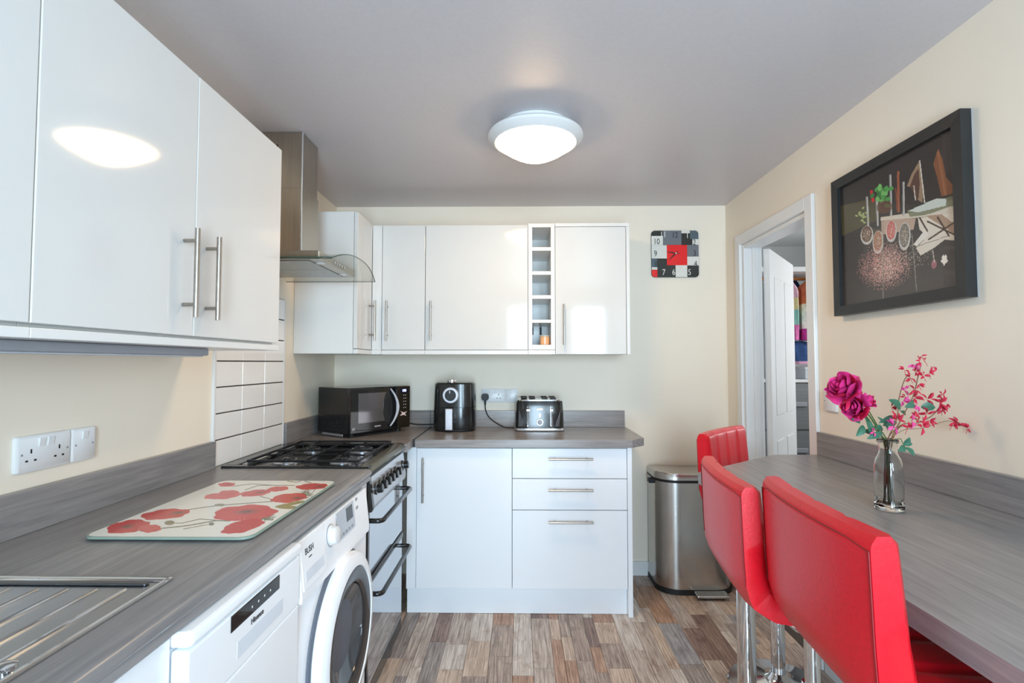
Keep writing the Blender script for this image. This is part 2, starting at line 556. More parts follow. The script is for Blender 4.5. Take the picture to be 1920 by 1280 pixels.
# chest of drawers with a white top
GY = 4.3
M_CHEST = mat('grey_wood_chest', (120, 122, 124), 0.45, var=0.12, scale=(4, 60, 60), coords='World')
ch = thing('chest_of_drawers', 'grey chest of drawers with white top seen through the doorway', 'chest', (2.35, GY + 0.24, 0))
MB().box(1.95, 2.75, GY + 0.02, GY + 0.45, 0, 1.15, 0.004).build('body', M_CHEST, ch)
MB().box(1.93, 2.77, GY - 0.01, GY + 0.46, 1.15, 1.175, 0.004).build('top', M_PLAST, ch)
for z0, z1 in ((0.08, 0.40), (0.41, 0.755), (0.77, 1.14)):
    d = MB().box(1.955, 2.745, GY, GY + 0.019, z0, z1, 0.003).build('drawer', M_CHEST, ch)
    MB().box(2.2, 2.33, GY - 0.025, GY - 0.0005, (z0 + z1) / 2 + 0.0, (z0 + z1) / 2 + 0.04, 0.006).build('handle', M_GREYP, d)
bx_ = thing('storage_box', 'pale box standing on the white chest top', 'box', (2.43, GY + 0.12, 1.176))
MB().box(2.355, 2.505, GY + 0.05, GY + 0.2, 1.176, 1.27, 0.006).build('body', mat('pale_card', (206, 214, 220), 0.6), bx_)
MB().box(2.35, 2.51, GY + 0.045, GY + 0.205, 1.255, 1.275, 0.005).build('lid', mat('pale_card_lid', (222, 228, 232), 0.6), bx_)

rail = thing('coat_rail', 'wooden coat rail below a white shelf in next room', 'rail', (2.3, GY + 0.2, 2.05))
MB().box(1.8, 2.9, GY + 0.0, GY + 0.5, 2.06, 2.10, 0.003).build('shelf', M_PAINT, rail)
MB().cyl((1.8, GY + 0.2, 2.03), (2.9, GY + 0.2, 2.03), 0.014).build('pole', mat('orange_wood', (190, 120, 60), 0.5), rail)

def garment(name, label, xc, yc, w, d, z0, z1, bands, m_fold=5, flare=1.0, lean=0.0, seedv=0):
    """a hanging garment: folded tube, shoulders at the top; bands = colour bands from the top down"""
    g = thing(name, label, 'jacket', (xc, yc, z0), group='clothes hanging in the next room')
    n = 40
    rs = random.Random(seedv)
    ph = [rs.random() * 6.3 for _ in range(3)]
    tops = [0.0] + [b[0] for b in bands]
    first = True
    for k, (end, m, nm) in enumerate(bands):
        secs = []
        t0 = tops[k]
        for s in range(13):
            t = t0 + (end - t0) * s / 12
            z = z1 + (z0 - z1) * t
            sh = min(1.0, 0.25 + t * 6) if t < 0.13 else 1.0
            ww = w / 2 * sh * (1 + (flare - 1) * t)
            dd = d / 2 * min(1.0, 0.4 + t * 3)
            ring = []
            for i in range(n):
                a = 2 * math.pi * i / n
                f = 1 + 0.13 * math.sin(m_fold * a + ph[0] + 2 * t) * min(1, t * 3) + 0.06 * math.sin(11 * a + ph[1] - 3 * t)
                ring.append((xc + ww * math.cos(a) * f + lean * t, yc + dd * math.sin(a) * f, z))
            secs.append(ring)
        MB().loft(secs).build(nm, m, g)
    return g
fab = lambda n, c, b=0.3: mat(n, c, 0.9, var=0.16, scale=(30, 30, 30), bump=b)
garment('jacket', 'pastel rainbow jacket hanging at the end of the rail', 2.287, GY + 0.14, 0.10, 0.2, 1.5, 2.0,
        [(0.3, fab('pale_pink_fabric', (232, 190, 205)), 'shoulder'), (0.5, fab('pale_yellow_fabric', (238, 222, 170)), 'chest'),
         (0.75, fab('mint_fabric', (150, 208, 196)), 'waist'), (1.0, fab('bright_pink_fabric', (226, 120, 180)), 'hem')], seedv=1)
garment('jacket', 'navy blue jacket hanging beside the rainbow jacket', 2.425, GY + 0.36, 0.12, 0.16, 1.56, 2.0595,
        [(1.0, fab('navy_fabric', (38, 58, 100)), 'body')], seedv=2)
garment('jacket', 'fluffy orange and white jacket with magenta hem', 2.468, GY + 0.12, 0.2, 0.22, 1.5, 2.02,
        [(0.42, fab('orange_fleece', (206, 122, 84), 0.8), 'shoulder'), (0.82, fab('white_fleece', (240, 234, 226), 0.8), 'body'),
         (1.0, fab('magenta_fleece', (190, 60, 150), 0.8), 'hem')], seedv=3)
garment('trousers', 'blue denim trousers with pink lining hanging under the coats', 2.37, GY + 0.17, 0.24, 0.16, 1.3, 1.495,
        [(0.88, fab('denim', (58, 88, 138)), 'body'), (1.0, fab('pink_lining', (226, 170, 200)), 'hem')], seedv=4)['category'] = 'trousers'

# ------------------------------------------------------------------ fitted units
def bar_handle(parent, p0, p1, out, r=0.006, stand=0.03):
    """bar handle between p0 and p1 (bar axis points on the door face), standing off along out"""
    p0, p1, out = Vector(p0), Vector(p1), Vector(out)
    d = (p1 - p0)
    h = MB()
    h.cyl(p0 + out * stand, p1 + out * stand, r, seg=14)
    for t in (0.14, 0.86):
        h.cyl(p0 + d * t, p0 + d * t + out * stand, r * 0.75, seg=10)
    return h.build('handle', M_HANDLE, parent)

CF = -0.842     # front of the left wall units
# tall pair on the left wall: double-door unit near the cooker, the next one towards the camera
def left_wall_unit(y0, ym, y1, label, handles, group):
    u = thing('wall_cabinet', label, 'cabinet', ((XL + CF) / 2, (y0 + y1) / 2, 1.352), group=group)
    MB().box(XL + 0.001, CF - 0.022, y0 + 0.0005, y1 - 0.0005, 1.372, 2.063, 0.001).build('body', M_CARC, u)
    MB().box(XL + 0.03, CF + 0.001, y0 + 0.0005, y1 - 0.0005, 1.3525, 1.371, 0.0015).build('light_rail', M_CARC, u)
    for a, b_, hy in ((y0, ym, handles[0]), (ym, y1, handles[1])):
        d = MB().box(CF - 0.0195, CF, a + 0.0015, b_ - 0.0015, 1.379, 2.063, 0.0018).build('door', M_GLOSS, u)
        if hy: bar_handle(d, (CF, hy, 1.424), (CF, hy, 1.648), (1, 0, 0), 0.0065, 0.034)
    return u
left_wall_unit(0.885, 1.335, 1.815, 'glossy white double door wall cabinet beside the extractor hood', (1.29, 1.385), 'glossy white wall cabinets')
left_wall_unit(-0.05, 0.435, 0.885, 'glossy white wall cabinet above the sink drainer', (0.39, 0.48), 'glossy white wall cabinets')
st = thing('under_cabinet_light', 'grey strip light below the wall cabinet over the sockets', 'light', (-1.0, 0.7, 1.33))
MB().box(-0.985, -0.91, -0.05, 1.52, 1.331, 1.352, 0.004).build('housing', M_GREYP, st)
MB().box(-0.975, -0.92, -0.04, 1.51, 1.327, 1.331, 0.001).build('diffuser', mat('frosted_plastic', (190, 192, 198), 0.4), st)

# corner unit on the left wall beyond the hood
FB = 2.962      # front of the end-wall units
cu = thing('wall_cabinet', 'white corner wall cabinet behind the extractor hood with side handle', 'cabinet', (-1.0, 2.9, 1.358), group='glossy white wall cabinets')
MB().box(XL + 0.001, CF - 0.022, 2.69, YB - 0.001, 1.358, 2.10, 0.001).build('body', M_CARC, cu)
MB().box(CF - 0.021, CF + 0.001, 2.70, FB + 0.02, 1.358, 1.381, 0.001).build('light_rail', M_CARC, cu)
d = MB().box(CF - 0.02, CF, 2.6915, FB - 0.004, 1.384, 2.098, 0.0018).build('door', M_GLOSS, cu)
bar_handle(d, (CF, 2.905, 1.435), (CF, 2.905, 1.66), (1, 0, 0), 0.0055, 0.032)
MB().box(CF + 0.001, -0.787, FB, FB + 0.018, 1.384, 2.098, 0.001).build('corner_post', M_CARC, cu)
MB().box(CF + 0.0015, -0.787, FB - 0.001, FB + 0.02, 1.358, 1.3835, 0.001).build('light_rail', M_CARC, cu)

def end_wall_unit(x0, x1, label, hx, z0=1.384, z1=2.098, carc_z0=1.358):
    u = thing('wall_cabinet', label, 'cabinet', ((x0 + x1) / 2, 3.13, carc_z0), group='glossy white wall cabinets')
    MB().box(x0 + 0.0005, x1 - 0.0005, FB + 0.0205, YB - 0.001, carc_z0 + 0.024, z1, 0.001).build('body', M_CARC, u)
    d = MB().box(x0 + 0.0015, x1 - 0.0015, FB, FB + 0.0195, z0, z1, 0.0018).build('door', M_GLOSS, u)
    bar_handle(d, (hx, FB, 1.435), (hx, FB, 1.66), (0, -1, 0), 0.0055, 0.032)
    MB().box(x0 + 0.0005, x1 - 0.0005, FB - 0.001, FB + 0.03, carc_z0, 1.381, 0.001).build('light_rail', M_CARC, u)
    return u
X_A, X_B, X_C, X_D, X_E = -0.786, -0.538, 0.049, 0.203, 0.607
end_wall_unit(X_A, X_B, 'narrow white wall cabinet above the microwave in the corner', -0.752)
end_wall_unit(X_B, X_C, 'widest white wall cabinet above the air fryer and sockets', -0.502)

rk = thing('wine_rack', 'narrow white open rack of five square holes between wall cabinets', 'wine rack', ((X_C + X_D) / 2, 3.13, 1.385))
RZ0, RZ1 = 1.385, 2.107
MB().box(X_C + 0.001, X_C + 0.024, FB, YB - 0.001, RZ0, RZ1, 0.001).build('side_panel', M_CARC, rk)
MB().box(X_D - 0.024, X_D - 0.001, FB, YB - 0.001, RZ0, RZ1, 0.001).build('side_panel', M_CARC, rk)
MB().box(X_C + 0.024, X_D - 0.024, YB - 0.02, YB - 0.002, RZ0, RZ1).build('back_panel', M_CARC, rk)
cell = []
zz = RZ0
edges = [px(1016, yy, Y=FB).z for yy in (664 - 9, 646, 605, 599, 560, 553, 515, 508, 470, 463, 426, 419)]
edges[0], edges[-1] = RZ0, RZ1
for k in range(0, 12, 2):
    a, b_ = edges[k], edges[k + 1]
    MB().box(X_C + 0.024, X_D - 0.024, FB + 0.0005, YB - 0.021, a + 0.0005, b_ - 0.0005, 0.001).build('shelf', M_CARC, rk)
    if k: cell.append((edges[k - 1], a))
MB().box(X_C + 0.001, X_D - 0.001, FB - 0.001, FB + 0.03, 1.358, 1.383, 0.001).build('light_rail', M_CARC, rk)
for xx in (0.075, 0.126):
    MB().box(xx, xx + 0.013, YB - 0.0225, YB - 0.0205, 1.485, 1.535, 0.0005).build('hanging_slot', M_BLACKM, rk)
jz = edges[1]
jar = thing('candle_jar', 'small orange jar in the lowest hole of the rack', 'jar', (0.144, 3.06, jz))
MB().lathe([(0.024, 0.0005), (0.028, 0.004), (0.028, 0.045), (0.025, 0.05)], (0.147, 3.04, jz), 20).build('body', mat('orange_glaze', (232, 176, 130), 0.25), jar)
MB().lathe([(0.0285, 0.05), (0.0285, 0.056), (0.02, 0.058)], (0.147, 3.04, jz), 20).build('lid', mat('clear_grey_lid', (196, 200, 190), 0.2), jar)
MB().box(0.1445, 0.1495, 3.0105, 3.0125, jz + 0.004, jz + 0.046).build('stripe', M_PLAST, jar)

ru = thing('wall_cabinet', 'white wall cabinet with framed side panel beside the clock', 'cabinet', ((X_D + 0.627) / 2, 3.13, 1.358), group='glossy white wall cabinets')
MB().box(X_D + 0.0005, X_E, FB + 0.0205, YB - 0.001, 1.358, 2.087, 0.001).build('body', M_CARC, ru)
d = MB().box(X_D + 0.0015, X_E - 0.0015, FB + 0.0005, FB + 0.0195, 1.3585, 2.086, 0.0018).build('door', M_GLOSS, ru)
bar_handle(d, (0.251, FB, 1.41), (0.251, FB, 1.64), (0, -1, 0), 0.0055, 0.032)
MB().box(X_E + 0.0005, 0.626, FB - 0.004, YB - 0.001, 1.358, 2.087, 0.001).build('end_panel', M_CARC, ru)
MB().box(X_D + 0.0005, 0.626, FB - 0.004, YB - 0.001, 2.0875, 2.107, 0.001).build('top_panel', M_CARC, ru)

# base units on the end wall
BF, BZ0, BZ1 = 2.76, 0.135, 0.868
X0, X1, X2, X3 = -0.541, -0.039, 0.561, 0.585
b1 = thing('base_cabinet', 'white base cabinet with one door next to the cooker', 'cabinet', ((X0 + X1) / 2, 3.0, 0))
MB().box(X0 + 0.0005, X1 - 0.0005, BF + 0.0205, YB - 0.001, BZ0, BZ1, 0.001).build('body', M_CARC, b1)
d = MB().box(X0 + 0.0015, X1 - 0.0015, BF, BF + 0.0195, BZ0 + 0.004, BZ1 - 0.006, 0.0018).build('door', M_BASEW, b1)
bar_handle(d, (-0.503, BF, 0.585), (-0.503, BF, 0.815), (0, -1, 0), 0.0055, 0.03)
MB().box(X0 - 0.05, X0 - 0.0005, BF + 0.004, BF + 0.022, BZ0, BZ1, 0.001).build('filler_panel', M_BASEW, b1)
b2 = thing('drawer_unit', 'white base unit with three drawers beside the steel bin', 'drawers', ((X1 + X2) / 2, 3.0, 0))
MB().box(X1 + 0.0005, X2 - 0.0005, BF + 0.0205, YB - 0.001, BZ0, BZ1, 0.001).build('body', M_CARC, b2)
for z0, z1, hz in ((BZ0 + 0.004, 0.541, 0.487), (0.545, 0.703, 0.651), (0.707, BZ1 - 0.006, 0.811)):
    d = MB().box(X1 + 0.0015, X2 - 0.0015, BF, BF + 0.0195, z0, z1, 0.0018).build('drawer', M_BASEW, b2)
    bar_handle(d, (0.15, BF, hz), (0.382, BF, hz), (0, -1, 0), 0.0055, 0.03)
MB().box(X2 + 0.0005, X3, BF - 0.006, YB - 0.016, 0, BZ1, 0.001).build('end_panel', M_BASEW, b2)
pl = MB().box(X0 - 0.05, X2 - 0.0005, BF + 0.03, BF + 0.046, 0.001, BZ0 - 0.001, 0.001).build('plinth', M_BASEW)
tag(pl, 'white plinth board below the base cabinet and drawers', 'plinth')

# worktops
WT0, WT1 = 0.87, 0.91
WXF = -0.557
def wt_profile_left(x0):
    pts = [(x0, WT0), (WXF - 0.004, WT0)]
    for i in range(7):
        a = R(-60 + 150 * i / 6)
        pts.append((WXF - 0.014 + 0.014 * math.cos(a), WT1 - 0.014 + 0.014 * math.sin(a)))
    pts.append((x0, WT1))
    return pts
SX0, SX1, SY0, SY1 = -1.09, -0.70, -0.2, 0.3
wl = thing('worktop', 'long grey wood-effect worktop carrying the poppy board and sink', 'worktop', (-0.86, 1.0, WT0), group='grey worktops')
w = MB()
w.prism(wt_profile_left(XL + 0.001), 'Y', SY1, 1.983)
w.prism(wt_profile_left(SX1), 'Y', SY0, SY1)
w.box(XL + 0.001, SX0, SY0, SY1, WT0, WT1)
w.prism(wt_profile_left(XL + 0.001), 'Y', -0.7, SY0)
w.build('surface', M_WT_Y, wl)
MB().box(XL + 0.001, XL + 0.02, -0.7, 1.983, WT1 + 0.0002, 1.012, 0.0015).build('upstand', M_WT_Y, wl)

CY = 2.582
wc = thing('worktop', 'grey wood-effect corner worktop below the microwave', 'worktop', (-0.86, 2.95, WT0), group='grey worktops')
MB().prism([(XL + 0.001, CY), (WXF, CY), (WXF, 2.72), (-0.539, 2.738), (-0.565, 2.86), (-0.62, 3.02), (-0.66, YB - 0.001), (XL + 0.001, YB - 0.001)][:3] +
           [(-0.557, YB - 0.001), (XL + 0.001, YB - 0.001)], 'Z', WT0, WT1).build('surface', M_WT_X, wc)
MB().box(XL + 0.001, XL + 0.02, CY, YB - 0.021, WT1 + 0.0002, 1.012, 0.0015).build('upstand', M_WT_Y, wc)
MB().box(XL + 0.001, -0.557, YB - 0.02, YB - 0.001, WT1 + 0.0002, 1.012, 0.0015).build('upstand', M_WT_X, wc)
wb = thing('worktop', 'grey wood-effect worktop below the air fryer and toaster', 'worktop', (0.05, 3.0, WT0), group='grey worktops')
js = MB().prism([(-0.5565, 2.737), (-0.5455, 2.737), (-0.5455, YB - 0.0215), (-0.5565, YB - 0.0215)], 'Z', WT0 + 0.001, WT1 + 0.0012)
js.build('joint_strip', mat('dark_metal_joint', (40, 40, 42), 0.4, 0.4), wb)
MB().prism([(-0.545, 2.736), (0.585, 2.736), (0.662, 2.812), (0.662, YB - 0.001), (-0.545, YB - 0.001)], 'Z', WT0, WT1).build('surface', M_WT_X, wb)
MB().box(-0.556, 0.655, YB - 0.02, YB - 0.001, WT1 + 0.0002, 1.012, 0.0015).build('upstand', M_WT_X, wb)

# sink with ribbed drainer
sk = thing('sink', 'stainless steel sink drainer with ribs let into the worktop', 'sink', (-0.86, 0.4, WT1))
M_SINK = mat('sink_steel', (176, 180, 186), 0.3, 1.0, var=0.05, scale=(60, 4, 60), rvar=0.05, coords='World')
p = MB()
p.box(-1.115, -0.640, SY1 - 0.0, 0.974, WT1 + 0.0004, WT1 + 0.003, 0.001)
p.build('drainer', M_SINK, sk)
rim = MB()
rim.box(-1.115, -0.64, 0.955, 0.9745, WT1 + 0.0031, WT1 + 0.0048, 0.0008)
rim.tube([(-1.11, -0.28, WT1 + 0.004), (-1.11, 0.9685, WT1 + 0.003), (-0.646, 0.9685, WT1 + 0.003), (-0.6435, 0.95, WT1 + 0.004), (-0.6435, -0.28, WT1 + 0.004)], 0.0042, 8)
rim.build('rim', M_CHROME, sk)
MB().box(-1.1, -0.665, 0.936, 0.950, WT1 + 0.0031, WT1 + 0.0075, 0.003).build('end_groove_shade', mat('shadow_steel', (120, 122, 126), 0.4, 1.0), sk)  # darker steel bar stands in for the shade of a recessed groove
for k in range(8):
    xx = -0.690 - 0.052 * k
    MB().tube([(xx, 0.922, WT1 + 0.003), (xx, 0.36, WT1 + 0.003)], 0.0033, 8).build('rib', M_CHROME, sk)
bw = MB()
bw.box(-1.115, SX0 + 0.004, -0.28, SY1, WT1 + 0.0004, WT1 + 0.003).box(SX1 - 0.004, -0.640, -0.28, SY1, WT1 + 0.0004, WT1 + 0.003)
bw.box(SX0, SX1, -0.28, SY0 + 0.004, WT1 + 0.0004, WT1 + 0.003)
bw.box(SX0 + 0.002, SX0 + 0.006, SY0 + 0.002, SY1 - 0.002, 0.74, WT1).box(SX1 - 0.006, SX1 - 0.002, SY0 + 0.002, SY1 - 0.002, 0.74, WT1)
bw.box(SX0 + 0.002, SX1 - 0.002, SY0 + 0.002, SY0 + 0.006, 0.74, WT1).box(SX0 + 0.002, SX1 - 0.002, SY1 - 0.006, SY1 - 0.002, 0.74, WT1)
bw.box(SX0 + 0.002, SX1 - 0.002, SY0 + 0.002, SY1 - 0.002, 0.735, 0.74)
bw.build('bowl', M_SINK, sk)
kp = px(8, 1250, Z=WT1 + 0.012)
MB().lathe([(0.008, 0.003), (0.008, 0.008), (0.013, 0.010), (0.0135, 0.014), (0.008, 0.0165), (0.0, 0.017)], (kp.x, kp.y, WT1), 24).build('waste_knob', M_CHROME, sk)
sb = thing('base_cabinet', 'white base cabinet below the sink drainer', 'cabinet', (-0.86, 0.4, 0))
MB().box(XL + 0.03, -0.592, -0.1, 0.868, 0.135, 0.72, 0.001).build('body', M_CARC, sb)
MB().box(-0.59, -0.572, -0.1, 0.38, 0.14, 0.86, 0.0018).build('door', M_BASEW, sb)
MB().box(-0.59, -0.572, 0.384, 0.867, 0.14, 0.86, 0.0018).build('door', M_BASEW, sb)
MB().box(XL + 0.03, -0.62, -0.1, 0.868, 0.001, 0.134).build('plinth', M_BASEW, sb)

# ------------------------------------------------------------------ dishwasher
DWX = -0.55
dw = thing('dishwasher', 'white slim dishwasher with black display below the worktop', 'dishwasher', (-0.86, 1.095, 0))
MB().box(XL + 0.05, DWX - 0.03, 0.875, 1.32, 0.02, 0.835, 0.003).build('body', M_APPL, dw)
MB().box(DWX - 0.028, DWX, 0.876, 1.319, 0.13, 0.71, 0.004).build('door', M_APPL, dw)
MB().box(DWX - 0.028, DWX + 0.002, 0.876, 1.319, 0.712, 0.832, 0.005).build('fascia', M_APPL, dw)
lid = MB().box(XL + 0.05, DWX + 0.008, 0.874, 1.321, 0.836, 0.864, 0.011, 4)
lid.build('lid', M_APPL, dw)
MB().box(DWX - 0.01, DWX + 0.0035, 1.005, 1.205, 0.797, 0.828, 0.001).build('display', M_DGLASS, dw)
for k in range(4):
    MB().box(DWX + 0.0034, DWX + 0.004, 1.08 + 0.026 * k, 1.084 + 0.026 * k, 0.810, 0.814).build('indicator', M_PLAST, dw)
hr = MB()
hr.prism([(DWX + 0.0025, 0.735), (DWX - 0.016, 0.742), (DWX - 0.016, 0.765), (DWX + 0.0025, 0.768)], 'Y', 1.03, 1.225)
hr.build('grip', mat('shadow_white_plastic', (226, 232, 240), 0.35), dw)
text('Hisense', 'logo', mat('dark_print', (40, 42, 46), 0.4), dw, (DWX + 0.0024, 1.107, 0.781), (0, 1, 0), (0, 0, 1), 0.0165)
MB().box(XL + 0.1, DWX - 0.05, 0.88, 1.315, 0.001, 0.12).build('plinth', M_BLACKM, dw)

# ------------------------------------------------------------------ washing machine
WMX = -0.560
wm = thing('washing_machine', 'white washing machine with round glass door and dial', 'washing machine', (-0.86, 1.63, 0))
Y0, Y1 = 1.332, 1.922
MB().box(XL + 0.05, WMX, Y0, Y1, 0.012, 0.70, 0.008).build('body', M_APPL, wm)
MB().box(XL + 0.05, WMX - 0.02, Y0, Y1, 0.7005, 0.853, 0.004).build('top', M_APPL, wm)
fp = MB()
fp.prism([(WMX - 0.0195, 0.702), (WMX + 0.012, 0.702), (WMX + 0.013, 0.72), (WMX - 0.002, 0.855), (WMX - 0.0195, 0.855)], 'Y', Y0 + 0.002, Y1 - 0.002)
fp.build('control_panel', M_APPL, wm)
# unit vectors of the sloping panel
pu = Vector((-0.015, 0, 0.135)).normalized()
pn = Vector((pu.z, 0, -pu.x))
def onp(y, z, out=0.0):
    t = (z - 0.72) / pu.z
    return Vector((WMX + 0.013, y, 0.72)) + pu * t + pn * out
def panel_plate(name, y0, y1, z0, z1, m, th=0.003, par=None):
    q = MB()
    a = [onp(y0, z0), onp(y1, z0), onp(y1, z1), onp(y0, z1)]
    q.loft([[v for v in a], [v + pn * th for v in a]])
    return q.build(name, m, par or wm)
dp = panel_plate('display', 1.605, 1.765, 0.765, 0.848, M_SILVER)
panel_plate('screen', 1.69, 1.75, 0.80, 0.842, M_DGLASS, 0.0036, dp)
for k in range(5):
    panel_plate('button', 1.615 + 0.028 * k, 1.63 + 0.028 * k, 0.771, 0.779, M_GREYP, 0.004, dp)
for k in range(2):
    panel_plate('indicator', 1.795, 1.815, 0.838 - 0.028 * k, 0.848 - 0.028 * k, M_GREYP, 0.001)
kb = MB()
c = onp(1.552, 0.803)
Mk = Matrix.Translation(c) @ Vector((0, 0, 1)).rotation_difference(pn).to_matrix().to_4x4()
kb.lathe([(0.030, 0.0), (0.030, 0.004), (0.026, 0.006), (0.024, 0.022), (0.018, 0.025), (0.0, 0.025)], M=Mk, seg=28)
dk = kb.build('dial', M_PLAST, wm)
MB().lathe([(0.0325, 0.0002), (0.0325, 0.0018)], M=Mk, seg=28).build('dial_ring', M_GREYP, dk)
dr = panel_plate('detergent_drawer', Y0 + 0.012, 1.50, 0.728, 0.85, M_APPL, 0.002)
panel_plate('grip', 1.36, 1.485, 0.745, 0.772, mat('pale_grey_recess', (222, 228, 238), 0.3), 0.0025, dr)
text('BUSH', 'logo', mat('dark_print', (40, 42, 46)), wm, onp(1.395, 0.818, 0.0022), (0, 1, 0), pu, 0.023)
panel_plate('logo_underline', 1.388, 1.408, 0.798, 0.801, MATS['dark_print'], 0.0026)
WC = Vector((WMX, 1.645, 0.47))
Mw = Matrix.Translation(WC) @ Matrix.Rotation(R(90), 4, 'Y')
MB().lathe([(0.252, 0.0005), (0.252, 0.006), (0.247, 0.010)], M=Mw, seg=56).build('door_seat', mat('dark_gap', (96, 100, 110), 0.5), wm)
wd = MB().lathe([(0.240, 0.008), (0.243, 0.022), (0.237, 0.036), (0.222, 0.044), (0.200, 0.046), (0.196, 0.040), (0.196, 0.010)], M=Mw, seg=64, cap=False).build('door', M_APPL, wm)
MB().lathe([(0.1955, 0.012), (0.1955, 0.043), (0.188, 0.045), (0.150, 0.034), (0.146, 0.026), (0.146, 0.010)], M=Mw, seg=64, cap=False).build('dark_ring', mat('smoked_trim', (52, 50, 52), 0.12, 0.3), wd)
MB().lathe([(0.1455, 0.030), (0.13, 0.022), (0.09, 0.006), (0.04, 0.0015), (0.0, 0.001)], M=Mw, seg=48, cap=False).build('door_glass', mat('smoked_glass', (104, 108, 112), 0.05, 0.55, var=0.05), wd)
MB().box(WMX + 0.0005, WMX + 0.002, 1.37, 1.383, 0.383, 0.393).build('label_mark', MATS['dark_print'], wm)
for yy in (Y0 + 0.05, Y1 - 0.05):
    MB().cyl((-0.62, yy, 0), (-0.62, yy, 0.012), 0.02).build('foot', M_BLACKM, wm)
fl = MB().box(XL + 0.05, -0.575, 1.932, 1.978, 0.001, 0.868, 0.001).build('filler_panel', M_BASEW)
tag(fl, 'white filler panel between the washing machine and cooker', 'panel')

# ------------------------------------------------------------------ cooker
CKX, CK0, CK1 = -0.572, 1.988, 2.576
ck = thing('cooker', 'black freestanding gas cooker with mirrored oven doors and four burners', 'cooker', (-0.86, 2.28, 0))
MB().box(XL + 0.03, CKX - 0.022, CK0, CK1, 0.03, 0.885, 0.003).build('body', M_BLACK, ck)
MB().box(XL + 0.05, CKX - 0.05, CK0 + 0.02, CK1 - 0.02, 0.0, 0.029).build('base', M_BLACKM, ck)
def cooker_door(z0, z1, hz):
    d_ = MB().box(CKX - 0.021, CKX, CK0 + 0.022, CK1 - 0.004, z0, z1, 0.003).build('oven_door', M_MIRROR, ck)
    a = MB()
    xs = CKX + 0.048
    ya, yb = CK0 + 0.03, CK1 - 0.03
    pts = [(CKX, ya, hz), (xs - 0.022, ya, hz)] + [(xs - 0.022 + 0.022 * math.sin(t), ya + 0.022 - 0.022 * math.cos(t), hz) for t in (0.4, 0.8, 1.2, 1.57)]
    pts += [(xs - 0.022 + 0.022 * math.cos(t), yb - 0.022 + 0.022 * math.sin(t), hz) for t in (0.0, 0.4, 0.8, 1.2, 1.57)] + [(CKX, yb, hz)]
    a.tube(pts, 0.0095, 12)
    a.build('handle', M_BLACK, d_)
    return d_
cooker_door(0.495, 0.742, 0.706)
cooker_door(0.085, 0.462, 0.432)
MB().box(CKX - 0.021, CKX + 0.006, CK0 + 0.004, CK1 - 0.004, 0.465, 0.492, 0.004).build('door_trim', M_BLACK, ck)
MB().box(CKX - 0.021, CKX + 0.001, CK0, CK0 + 0.021, 0.03, 0.745, 0.002).build('side_trim', M_BLACK, ck)
MB().box(CKX - 0.021, CKX - 0.001, CK0 + 0.022, CK1 - 0.004, 0.03, 0.083, 0.002).build('plinth', M_BLACK, ck)
cpn = MB()
cpn.prism([(CKX - 0.0215, 0.748), (CKX + 0.012, 0.748), (CKX + 0.016, 0.765), (CKX + 0.002, 0.872), (CKX - 0.0215, 0.884)], 'Y', CK0 + 0.024, CK1 - 0.002)
cpn.build('control_panel', M_SILVER, ck)
MB().prism([(CKX - 0.0215, 0.746), (CKX + 0.014, 0.746), (CKX + 0.018, 0.765), (CKX + 0.004, 0.875), (CKX - 0.0215, 0.886)], 'Y', CK0, CK0 + 0.0235).build('panel_end_cap', M_BLACK, ck)
ku = Vector((-0.014, 0, 0.107)).normalized(); kn = Vector((ku.z, 0, -ku.x))
for yy in (2.06, 2.125, 2.19, 2.255, 2.32, 2.385, 2.53):
    c = Vector((CKX + 0.009, yy, 0.818)) + kn * 0.0005
    Mk = Matrix.Translation(c) @ Vector((0, 0, 1)).rotation_difference(kn).to_matrix().to_4x4()
    k_ = MB().lathe([(0.023, 0.0), (0.023, 0.005), (0.0185, 0.007), (0.0175, 0.026), (0.015, 0.029), (0.0, 0.029)], M=Mk, seg=24).build('knob', M_BLACK, ck)
    MB().lathe([(0.0205, 0.0052), (0.0205, 0.0075), (0.0188, 0.0082)], M=Mk, seg=24, cap=False).build('knob_ring', M_CHROME, k_)
# hob
HZ = 0.918
hb = MB()
HX0, HX1_ = XL + 0.035, CKX + 0.006
hb.box(HX0, HX1_, CK0 - 0.001, CK1 + 0.001, 0.8865, 0.902, 0.003)
rw = 0.028
hb.box(HX0, HX1_, CK0 - 0.001, CK0 + rw, 0.9021, HZ, 0.005, 3).box(HX0, HX1_, CK1 - rw, CK1 + 0.001, 0.9021, HZ, 0.005, 3)
hb.box(HX0, HX0 + 0.05, CK0 + rw, CK1 - rw, 0.9021, HZ, 0.005, 3)
hob = hb.build('hob', M_BLACK, ck)
frm = MB().prism([(HX1_ - 0.045, 0.9022), (HX1_ + 0.002, 0.889), (HX1_ + 0.008, 0.9), (HX1_ - 0.002, 0.914), (HX1_ - 0.03, 0.9205), (HX1_ - 0.045, 0.918)], 'Y', CK0 + 0.0005, CK1 - 0.0005)
frm.build('front_rim', mat('brown_reflection_rim', (150, 140, 118), 0.25, 0.9, var=0.05), ck)  # steel rim with its brown reflection put into the colour
MB().box(HX0 + 0.055, HX0 + 0.075, CK0 + 0.05, CK1 - 0.05, 0.9025, 0.917, 0.003).build('back_rail', M_STEEL, ck)
hx = [(HX0 + 0.165, 0.040), (HX1_ - 0.155, 0.040)]
BX = (HX0 + 0.185, HX1_ - 0.16)
BY = (CK0 + 0.155, CK1 - 0.155)
